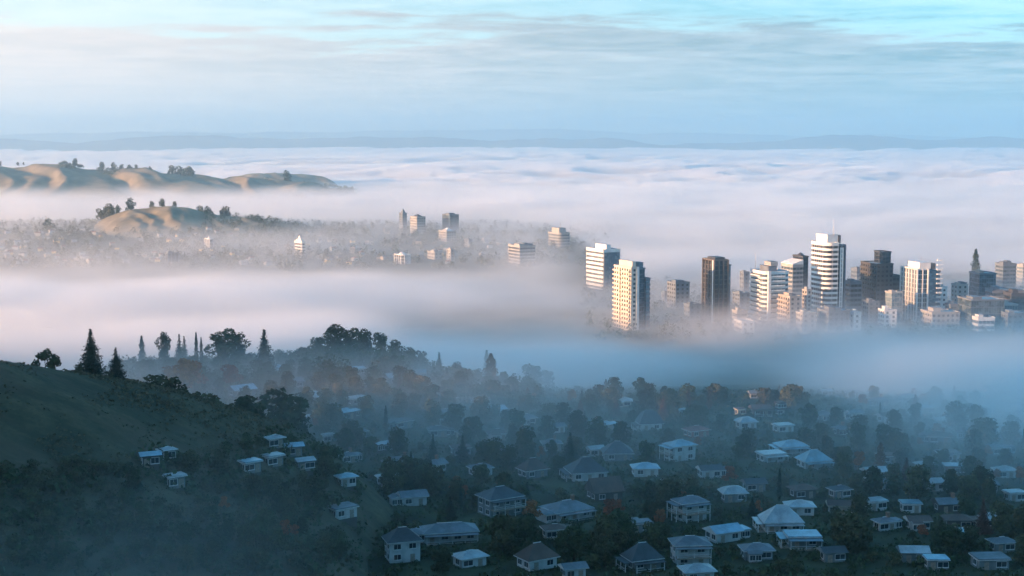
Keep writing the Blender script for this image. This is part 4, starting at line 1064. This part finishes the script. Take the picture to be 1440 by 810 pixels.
for k in range(3): proto('hill_tree', broad_crown(500, 8, 4.4, 8, -.04, leaf=.55), M['leaf'] if k else M['leaf_olive'], 8, .3, 4)
TREES = []
def tree(kind, x, y, z, h, wid=1.0, var=None, label=None, group=None):
    ps = PROTO[kind]; cm, tm, ph, _ = ps[var if var is not None else rnd.randrange(len(ps))]
    root = empty(kind, (x, y, z), rnd.uniform(0, 6.28)); s = h / ph
    root.scale = (s * wid, s * wid, s)
    link('trunk', tm, root); link('crown', cm, root)
    root['category'] = 'shrub' if kind == 'shrub' else 'tree'
    if label: root['label'] = label
    if group: root['group'] = group
    px, py = to_px(x, y, z)
    TREES.append(dict(root=root, kind=kind, px=px, py=py, hpx=h * FPX / y, mat=cm.materials[0].name, x=x, y=y, h=h))
    return root
def tree_px(kind, px, top, D, wid=1.0, var=None, label=None, base=None, surf=None):
    x = at(px, 400, D).x; z = (surf or H)(x, D) if base is None else base
    h = at(px, top, D).z - z
    return tree(kind, x, D, z - .2, max(1.5, h), wid, var, label)
# named trees along the grass hill and the ridge
tree_px('conifer', 125, 462, crest_D(125) + 3, 1.15, 0, 'tall dark conifer on the grass hill crest, the bigger of two')
tree_px('conifer', 160, 488, crest_D(160) + 3, 1.2, 1, 'smaller dark conifer right of the tall one on the grass hill crest')
tree_px('shrub', 60, 491, crest_D(60) + 3, 1.0, 0, 'round grey bush on the crest at the upper left of the grass hill')
tree_px('shrub', 74, 497, crest_D(74) + 3, .8, 1, 'small dark bush beside the round grey bush on the grass hill')
tree_px('shrub', 108, 512, crest_D(108) + 3, 1.2, 1, 'low bush at the left foot of the tall crest conifer')
tree_px('shrub', 150, 522, crest_D(150) + 3, 1.3, 2, 'low bush between the two crest conifers')
tree_px('broadleaf_tree', 163, 518, crest_D(163) + 3, .9, 1, 'round dark tree at the foot of the smaller crest conifer')
for px, top, D, kd, wd, vr, lb in (
    (197, 472, 740, 'cypress', 1.3, 0, 'slim hazy cypress standing alone left of the ridge trees'),
    (228, 467, 690, 'tall_tree', .75, 0, 'tall narrow leafy tree at the left end of the ridge'),
    (250, 470, 720, 'conifer', .8, 2, 'hazy conifer behind the ridge, left of the two thin cypresses'),
    (257, 473, 730, 'conifer', .7, 1, 'second hazy conifer touching the thin cypresses'),
    (274, 467, 680, 'cypress', .8, 1, 'thin pointed cypress on the ridge, taller of a pair'),
    (281, 474, 685, 'cypress', .8, 0, 'thin pointed cypress on the ridge, shorter of a pair'),
    (312, 462, 670, 'tall_tree', 1.3, 1, 'big round crowned tree on the ridge, left of twin crowns'),
    (332, 468, 675, 'tall_tree', 1.2, 0, 'big round crowned tree on the ridge, right of twin crowns'),
    (370, 463, 660, 'conifer', 1.1, 0, 'dark pointed conifer on the ridge above the finial house'),
    (425, 488, 680, 'broadleaf_tree', 1.3, 0, 'broad tree at the left shoulder of the big ridge clump'),
    (446, 472, 690, 'tall_tree', 1.2, 1, 'tall tree left in the big ridge clump'),
    (470, 456, 680, 'tall_tree', 1.25, 0, 'tallest rounded tree crowning the ridge clump'),
    (492, 461, 690, 'tall_tree', 1.2, 1, 'rounded tree just right of the tallest ridge tree'),
    (513, 463, 700, 'tall_tree', 1.1, 0, 'tall tree in the middle of the ridge clump'),
    (535, 466, 690, 'tall_tree', .9, 1, 'narrow dark tree poking above the right of the ridge clump'),
    (556, 478, 700, 'tall_tree', 1.2, 0, 'rounded tree at the right shoulder of the ridge clump'),
    (575, 490, 700, 'broadleaf_tree', 1.2, 2, 'low tree at the right end of the ridge clump'),
    (592, 492, 740, 'tall_tree', .9, 1, 'faint tree in fog just behind the right end of the ridge clump'),
    (617, 495, 715, 'conifer', .9, 1, 'small faint conifer where the ridge clump drops into fog'),
    (690, 497, 690, 'cypress', 1.5, 2, 'dark pointed tree alone in fog where the ridge sinks'),
    (684, 492, 780, 'cypress', 1.4, 0, 'ghostly pointed tree behind the dark pointed one in fog'),
    (750, 513, 760, 'broadleaf_tree', 1.4, 1, 'broad hazy tree deep in fog right of the pointed tree'),
    (768, 520, 770, 'broadleaf_tree', 1.2, 0, 'second broad hazy tree in fog, lower and farther right'),
    (742, 545, 640, 'cypress', 1.6, 2, 'short rusty pointed tree on the misty slope, left one of two'),
    (817, 563, 600, 'cypress', 1.5, 2, 'rusty column shaped tree on the misty slope, taller of two'),
    (868, 558, 610, 'conifer', 1.3, 3, 'rusty broad conifer in mist right of the column shaped tree'),
    (803, 608, 490, 'conifer', 1.25, 2, 'dark shaggy conifer between brown hipped and boxy dark roofed houses'),
    (943, 570, 640, 'autumn_tree', .9, 0, 'round reddish tree right of the humped dark roofed house'),
    (235, 513, 610, 'autumn_tree', 1.0, 1, 'rusty autumn tree on the ridge, left of an orange pair'),
    (256, 503, 600, 'autumn_tree', 1.2, 0, 'large orange autumn tree on the ridge, left of its twin'),
    (270, 506, 606, 'autumn_tree', 1.1, 1, 'orange autumn tree on the ridge, right of its twin'),
    (322, 511, 610, 'autumn_tree', 1.2, 0, 'orange tree under the twin crowned trees'),
    (402, 553, 480, 'broadleaf_tree', 1.3, 1, 'dark round tree at the right tip of the grass hill'),
    (342, 556, 445, 'broadleaf_tree', 1.4, 3, 'dark round tree on the far edge of the grass hill'),
    (1371, 350, 1290, 'cypress', 1.8, 0, 'tall pointed tree standing as a shadow in fog above the town'),
    (1112, 562, 655, 'cypress', 1.4, 0, 'narrow dark tree at the right end of the knoll')):
    tree_px(kd, px, top, D, wd, vr, lb)
# bare tree on the knoll
x = at(1098, 400, 652).x; r_ = empty('bare_tree', (x, 652, H(x, 652)), .4); tag(r_, 'bare leafless tree on the knoll behind the brown knoll block', 'tree')
o_ = link('trunk', trunk_mesh(7, .16, 10, True), r_)
# knoll and far ridge trees
kb = lambda x, y: float(np.maximum(f_knoll(np.array(x), np.array(y)), h_base(x, y)))
for px, top, wd, kd, lb in ((145, 294, 1.2, 'hill_tree', 'leftmost small tree on the golden knoll rim'), (152, 291, 1.1, 'hill_tree', 'second small tree from the left on the golden knoll rim'), (159, 287, 1.3, 'hill_tree', 'third tree on the golden knoll rim, before the biggest'), (168, 289, 1.1, 'hill_tree', 'low tree just left of the biggest knoll rim tree'),
        (186, 280, 1.5, 'hill_tree', 'biggest round tree on the left shoulder of the golden knoll'), (217, 283, .9, 'hill_tree', 'small tree left of the domed tree on the golden knoll'), (231, 280, 1.8, 'hill_tree', 'domed tree on the very top of the golden knoll'), (248, 283, 1.3, 'hill_tree', 'small tree right of the domed tree on the golden knoll'),
        (284, 291, 1.3, 'hill_tree', 'hazy tree on the right shoulder of the golden knoll'), (295, 292, 1.4, 'hill_tree', 'second hazy tree on the right shoulder of the golden knoll'), (318, 291, 1.2, 'hill_tree', 'faint tree farthest right of the golden knoll')):
    D = 1965 if px < 270 else 2020; xx = at(px, 400, D).x; tree_px(kd, px, top, D, .8 + .1 * wd, None, lb, base=kb(xx, D) - 1)
tree_px('hill_tree', 70, 309, 1900, 1.0, 1, 'tall tree breaking the skyline of the left suburb')
fr = ridge_fn(3500, [-250, 0, 50, 95, 150, 200, 235, 265, 300, 345, 385, 430, 470, 500, 530], [236, 231, 230, 229, 235, 234, 239, 238, 246, 246, 248, 254, 260, 266, 300], 290., 200., 120, 60, 71, .5)
for k, (px, top, wd) in enumerate(((6, 226, 2.2), (31, 227, 1.4), (39, 227, 1.4), (95, 226, 1.3), (111, 222, 1.2), (148, 227, 1.5), (164, 228, 1.5), (175, 230, 2), (186, 231, 2), (196, 231, 1.6), (215, 234, 1.8), (247, 232, 2), (258, 233, 2), (266, 234, 2), (272, 235, 1.6), (406, 240, 2))):
    xx = at(px, 400, 3490).x; ys = np.arange(3300, 3640, 8.); zz = fr(np.full_like(ys, xx), ys); j = int(np.argmax(CAM_Z + (zz - CAM_Z) * 3490 / ys)); y = float(ys[j])
    tree_px('hill_tree', px, top + 1, y, .75 + .15 * wd, None, ['first', 'second', 'third', 'fourth', 'fifth', 'sixth', 'seventh', 'eighth', 'ninth', 'tenth', 'eleventh', 'twelfth', 'thirteenth', 'fourteenth', 'fifteenth', 'last'][k] + ' tree from the left on the skyline of the far golden ridge', base=float(zz[j]) - 1.5)
for t_ in TREES: t_['named'] = True
# trees and shrubs among the houses
def clear(px, py, x, y, h, rad):
    for qi, q in enumerate(HOUSES):
        d = math.hypot(q['x'] - x, q['y'] - y)
        if d < q['r'] + rad * .5: return False
        if (qi >= len(LAND) or q['py'] < 600 and q['px'] < 700 or q['px'] > 1180) and rnd.random() < .75: continue
        if y < q['y'] and abs(px - q['px']) < q['w'] * .42 + rad * FPX / y * .6 and py - h * FPX / y < q['py'] - 3: return False
    return True
def scatter(kind, n, box, hr, dens=None, rad=.42, ymax=745, ridge_only=False):
    got = tries = 0
    while got < n and tries < n * 40:
        tries += 1
        px, py = rnd.uniform(box[0], box[2]), rnd.uniform(box[1], box[3])
        g = ground(px, py)
        if g is None or g.y > ymax or h_grass(g.x, g.y) > h_base(g.x, g.y) - .3: continue
        h = rnd.uniform(*hr)
        if not clear(px, py, g.x, g.y, h, h * rad): continue
        if 1015 < px < 1130 and 556 < py - h * FPX / g.y * .7 < 604 and kind != 'shrub': continue
        if any((t_['x'] - g.x) ** 2 + (t_['y'] - g.y) ** 2 < (1.6 + .16 * (h + t_['h'])) ** 2 for t_ in TREES): continue
        tree(kind, g.x, g.y, g.z - .2, h, rnd.uniform(.85, 1.25)); got += 1
    return got
n1 = scatter('broadleaf_tree', 72, (170, 505, 720, 600), (7, 11))
n2 = scatter('broadleaf_tree', 166, (380, 560, 1440, 809), (6, 12))
n3 = scatter('autumn_tree', 34, (380, 540, 1440, 800), (4, 7.5))
n4 = scatter('conifer', 22, (380, 545, 1440, 800), (6, 11), rad=.25)
n5 = scatter('cypress', 16, (230, 520, 1440, 780), (6, 11), rad=.15)
n6 = scatter('shrub', 150, (300, 560, 1440, 809), (1.8, 3.8), rad=.6)
# bushes in the lower left of the grass hill
def scatter_hill(n, box, hr):
    got = tries = 0
    while got < n and tries < 2000:
        tries += 1
        px, py = rnd.uniform(box[0], box[2]), rnd.uniform(box[1], box[3]); g = ground(px, py)
        if g is None or any((t_['x'] - g.x) ** 2 + (t_['y'] - g.y) ** 2 < 6 for t_ in TREES): continue
        if not clear(px, py, g.x, g.y, 3, 2): continue
        tree('shrub', g.x, g.y, g.z - .2, rnd.uniform(*hr), rnd.uniform(1.0, 1.6)); got += 1
scatter_hill(60, (0, 655, 180, 806), (1.8, 3.6)); scatter_hill(40, (150, 670, 460, 808), (1.8, 4))
for px, py in ((242, 583), (262, 588), (285, 591), (308, 592), (330, 590), (352, 592), (222, 574), (206, 566)):
    D = 400 + (px - 200) * .25; x = at(px, 400, D).x
    tree('shrub', x, D + 8, H(x, D + 8) - .2, rnd.uniform(4, 6), 1.3)
def hill_trees(kind, n, hr):
    got = tries = 0
    while got < n and tries < 1500:
        tries += 1
        px, py = rnd.uniform(170, 480), rnd.uniform(600, 808)
        if py < 600 + (390 - px) * .47 or (px > 380 and py < 620): continue
        g = ground(px, py)
        if g is None or h_grass(g.x, g.y) < h_base(g.x, g.y) - .3: continue
        h = rnd.uniform(*hr)
        if not clear(px, py, g.x, g.y, h, h * .4) or any((t_['x'] - g.x) ** 2 + (t_['y'] - g.y) ** 2 < 9 for t_ in TREES): continue
        tree(kind, g.x, g.y, g.z - .3, h, rnd.uniform(.9, 1.3)); got += 1
hill_trees('broadleaf_tree', 34, (4, 8)); hill_trees('shrub', 40, (1.8, 3.6)); hill_trees('autumn_tree', 4, (3.5, 6))
# labels by the nearest landmark
LM2 = LAND + [dict(px=t_['px'], py=t_['py'], short=s) for t_, s in ((TREES[0], 'tall crest conifer'), )]
ADJ = {'dark_leaves': 'dark green', 'olive_leaves': 'olive green', 'autumn_leaves': 'orange brown', 'needles': 'dark', 'rusty_needles': 'rusty brown'}
NM = {'broadleaf_tree': 'leafy tree', 'tall_tree': 'tall leafy tree', 'autumn_tree': 'autumn tree', 'conifer': 'conifer', 'cypress': 'column shaped tree', 'shrub': 'bush'}
GR = {'broadleaf_tree': 'leafy trees among the houses', 'autumn_tree': 'autumn trees among the houses', 'conifer': 'conifers among the houses', 'cypress': 'column shaped trees among the houses', 'shrub': 'bushes among the houses and on the hill', 'tall_tree': 'tall trees'}
sets = {}
for t_ in TREES:
    if t_.get('named'): continue
    b, sc_, ds = relate(t_['px'], t_['py'], LM2)
    sets.setdefault((ADJ[t_['mat']], NM[t_['kind']], b['short'], sc_), []).append((ds, t_))
for (ad, nm, sh_, sc_), v in sets.items():
    v.sort(key=lambda p: p[0])
    for k, (ds, t_) in enumerate(v):
        o_ = '' if len(v) == 1 else (ORD[k] + ' ' if k < len(ORD) else 'farther ')
        t_['root']['label'] = f"{o_}{ad} {nm} {sc_} the {sh_}"; t_['root']['group'] = GR[t_['kind']]
# undergrowth between the houses, and far-off woods: masses nobody could count
def mass(name, label, pts, hs, ws, per, leaf, m, kind='stuff'):
    n = len(pts); P = np.repeat(np.asarray(pts, float), per, 0); Hh = np.repeat(hs, per); Ww = np.repeat(ws, per)
    u = unit(len(P)); u[:, 2] = np.abs(u[:, 2]) * .95 + .02
    rr = nr.uniform(.55, 1.05, (len(P), 1))
    sx = 1 + .35 * np.sin(np.repeat(nr.uniform(0, 6.28, n), per) + 3 * np.arctan2(u[:, 1], u[:, 0]))
    c = P + u * rr * np.stack([Ww * sx, Ww * sx, Hh], 1)
    o = link(name, card_mesh(name, cards(c, np.repeat(hs, per) * leaf * nr.uniform(.6, 1.3, len(P)), u), m)); tag(o, label, kind=kind); return o
pts, hs, ws = [], [], []
tries = 0
while len(pts) < 5600 and tries < 15000:
    tries += 1
    y = 235 + 520 * rnd.random() ** .85; px = rnd.uniform(-40, 1500); x = (px - 720) / FPX * y
    if float(h_grass(x, y)) > float(h_base(x, y)) - .2:
        _p = to_px(x, y, H(x, y))
        if not (-60 < _p[0] < 500 and _p[1] > min(606 + (390 - _p[0]) * .47, 668 + 12 * math.sin(_p[0] * .05))): continue
    if any((q['x'] - x) ** 2 + (q['y'] - y) ** 2 < (q['r'] + .5) ** 2 for q in HOUSES): continue
    h = rnd.uniform(.9, 3.2)
    _, py = to_px(x, y, H(x, y))
    if any(y < q['y'] and abs(px - q['px']) < q['w'] * .5 + 4 and py - h * FPX / y < q['py'] - 1 and y > q['y'] - 30 for q in HOUSES): h = .7
    pts.append((x, y, H(x, y) - .2)); hs.append(h); ws.append(h * rnd.uniform(.9, 1.7))
for q in HOUSES:                                     # garden shrubs round the house walls
    bx = q['r'] - 2.5
    for k in range(24):
        a = rnd.uniform(0, 6.28); rr = bx * rnd.uniform(1.0, 1.3)
        x, y = q['x'] + math.cos(a) * rr, q['y'] + math.sin(a) * rr * .95
        front = math.sin(a) < .2
        pts.append((x, y, H(x, y) - .2)); hs.append(rnd.uniform(.5, 1.3) if front else rnd.uniform(1.0, 3.4)); ws.append(hs[-1] * rnd.uniform(.9, 1.4))
mass('undergrowth', 'dark undergrowth and garden bushes covering the slopes between the houses', pts, np.array(hs), np.array(ws), 30, .22, M['leaf'])
pts = []
while len(pts) < 9000:                               # tussocks on the open hillside
    px = rnd.uniform(-30, 400); y = rnd.uniform(255, 450); x = (px - 720) / FPX * y
    if vnoise(x / 14., y / 14., 63) + .35 * rnd.random() < .55: continue
    pts.append((x, y))
pts = np.array(pts); zz = h_grass(pts[:, 0], pts[:, 1]); ok = zz > h_base(pts[:, 0], pts[:, 1])
pts = np.c_[pts, zz][ok]; hs = nr.uniform(.25, .6, len(pts))
mass('grass', 'rough dry tussocks on the bare grass hill', pts, hs, hs * 1.1, 4, .75, M['dry'])
pts, hs, ws = [], [], []
while len(pts) < 640:                                # crest and back slope of the wooded ridge
    px = rnd.uniform(150, 760); y = rnd.uniform(612, 745); x = (px - 720) / FPX * y
    if any((q['x'] - x) ** 2 + (q['y'] - y) ** 2 < (q['r'] + 3) ** 2 or (y < q['y'] < y + 30 and abs(px - q['px']) < q['w'] * .5 + 6) for q in HOUSES): continue
    k = 1 + .5 * math.exp(-((px - 490) / 90) ** 2)
    pts.append((x, y, H(x, y) + 1)); hs.append(rnd.uniform(4.5, 8) * k); ws.append(rnd.uniform(2.8, 4.4) * k)
mass('woodland', 'dark woodland covering the crest of the ridge', pts, np.array(hs), np.array(ws), 130, .085, M['leaf'])
pts, hs, ws = [], [], []
while len(pts) < 3100:
    y = rnd.uniform(1420, 2250); px = rnd.uniform(-320, 860); x = (px - 720) / FPX * y
    if rnd.random() > .35 + .65 * vnoise(x / 60, y / 90, 77): continue
    if px > 500 and rnd.random() < .5: continue
    z = kb(x, y)
    if 120 < px < 282 and z > 14 and f_knoll(np.array(x), np.array(y)) > h_base(x, y): continue
    pts.append((x, y, z + .5)); hs.append(rnd.uniform(4, 10)); ws.append(rnd.uniform(3, 6))
mass('woodland', 'misty wooded suburb on the left, far beyond the fog bank', pts, np.array(hs), np.array(ws), 46, .12, M['leaf'])
pts, hs, ws = [], [], []
while len(pts) < 900:
    y = rnd.uniform(955, 1330); px = rnd.uniform(820, 1500); x = (px - 720) / FPX * y
    pts.append((x, y, H(x, y))); hs.append(rnd.uniform(3, 7)); ws.append(rnd.uniform(2.5, 5))
mass('woodland', 'street trees and park trees at the feet of the town blocks', pts, np.array(hs), np.array(ws), 46, .12, M['leaf'])
pts, hs, ws = [], [], []
tries = 0
while len(pts) < 430 and tries < 30000:              # dark trees in the creases and along the tail of the far ridge
    tries += 1
    px = rnd.uniform(-20, 500); y = rnd.uniform(3330, 3560); x = (px - 720) / FPX * y
    z = float(fr(np.array(x), np.array(y)))
    crest = abs(y - 3500) < 28 and (85 < px < 118 or 138 < px < 226 or 240 < px < 292 or 375 < px < 480)
    if z < 8 or (not crest and vnoise(x / 55., y / 120., 91) < (.80 if px < 330 else .62)): continue
    pts.append((x, y, z - 1)); hs.append(rnd.uniform(4, 9)); ws.append(rnd.uniform(4, 8))
mass('woodland', 'dark tree cover in the creases of the far golden ridge', pts, np.array(hs), np.array(ws), 40, .16, M['leaf'])
# far houses among the trees of the left suburb
def small_house(kind, wm, rm):
    def f():
        a = MB(); a.box(-6, 6, -4.5, 4.5, -1.5, 4.6)
        return a.mesh('wall', M[wm]), roof_mesh(kind, -6, 6, -4.5, 4.5, 4.6, 2.4, .6).mesh('roof', [M[rm], M['trim']])
    return cached(('sh', kind, wm, rm), f)
zones = [(0, 60, 'at the far left of the misty suburb'), (60, 135, 'below the tall skyline tree of the suburb'), (135, 225, 'under the left half of the golden knoll'), (225, 300, 'round the foot of the slim rounded white tower'), (300, 410, 'on the suburb slope right of the golden knoll'), (430, 560, 'in the fog round the domed white tower'), (560, 720, 'in the fog below the far grey towers')]
cnt = 0
for (a_, b_, zn) in zones:
    k = 0; tr = 0
    while k < (22 if b_ <= 135 else 14) and tr < 400:
        tr += 1
        px = rnd.uniform(a_, b_); y = rnd.uniform(1450, 1900 if px < 420 else 1750); x = (px - 720) / FPX * y; z = kb(x, y)
        if z > 16: continue
        kd = rnd.choice(['hip', 'gable']); wm = rnd.choice(['w_white', 'w_white', 'w_cream', 'w_yellow']); rm = rnd.choice(['roof_pale', 'roof_grey', 'roof_red'])
        wme, rme = small_house(kd, wm, rm)
        r_ = empty('far_house', (x, y, z + 3.5), rnd.uniform(-.2, 1.0)); s = rnd.uniform(.34, .58); r_.scale = (s, s, s)
        link('wall', wme, r_); link('roof', rme, r_); k += 1
        tag(r_, f'tiny pale house among trees {zn}', 'house', f'tiny houses {zn}')
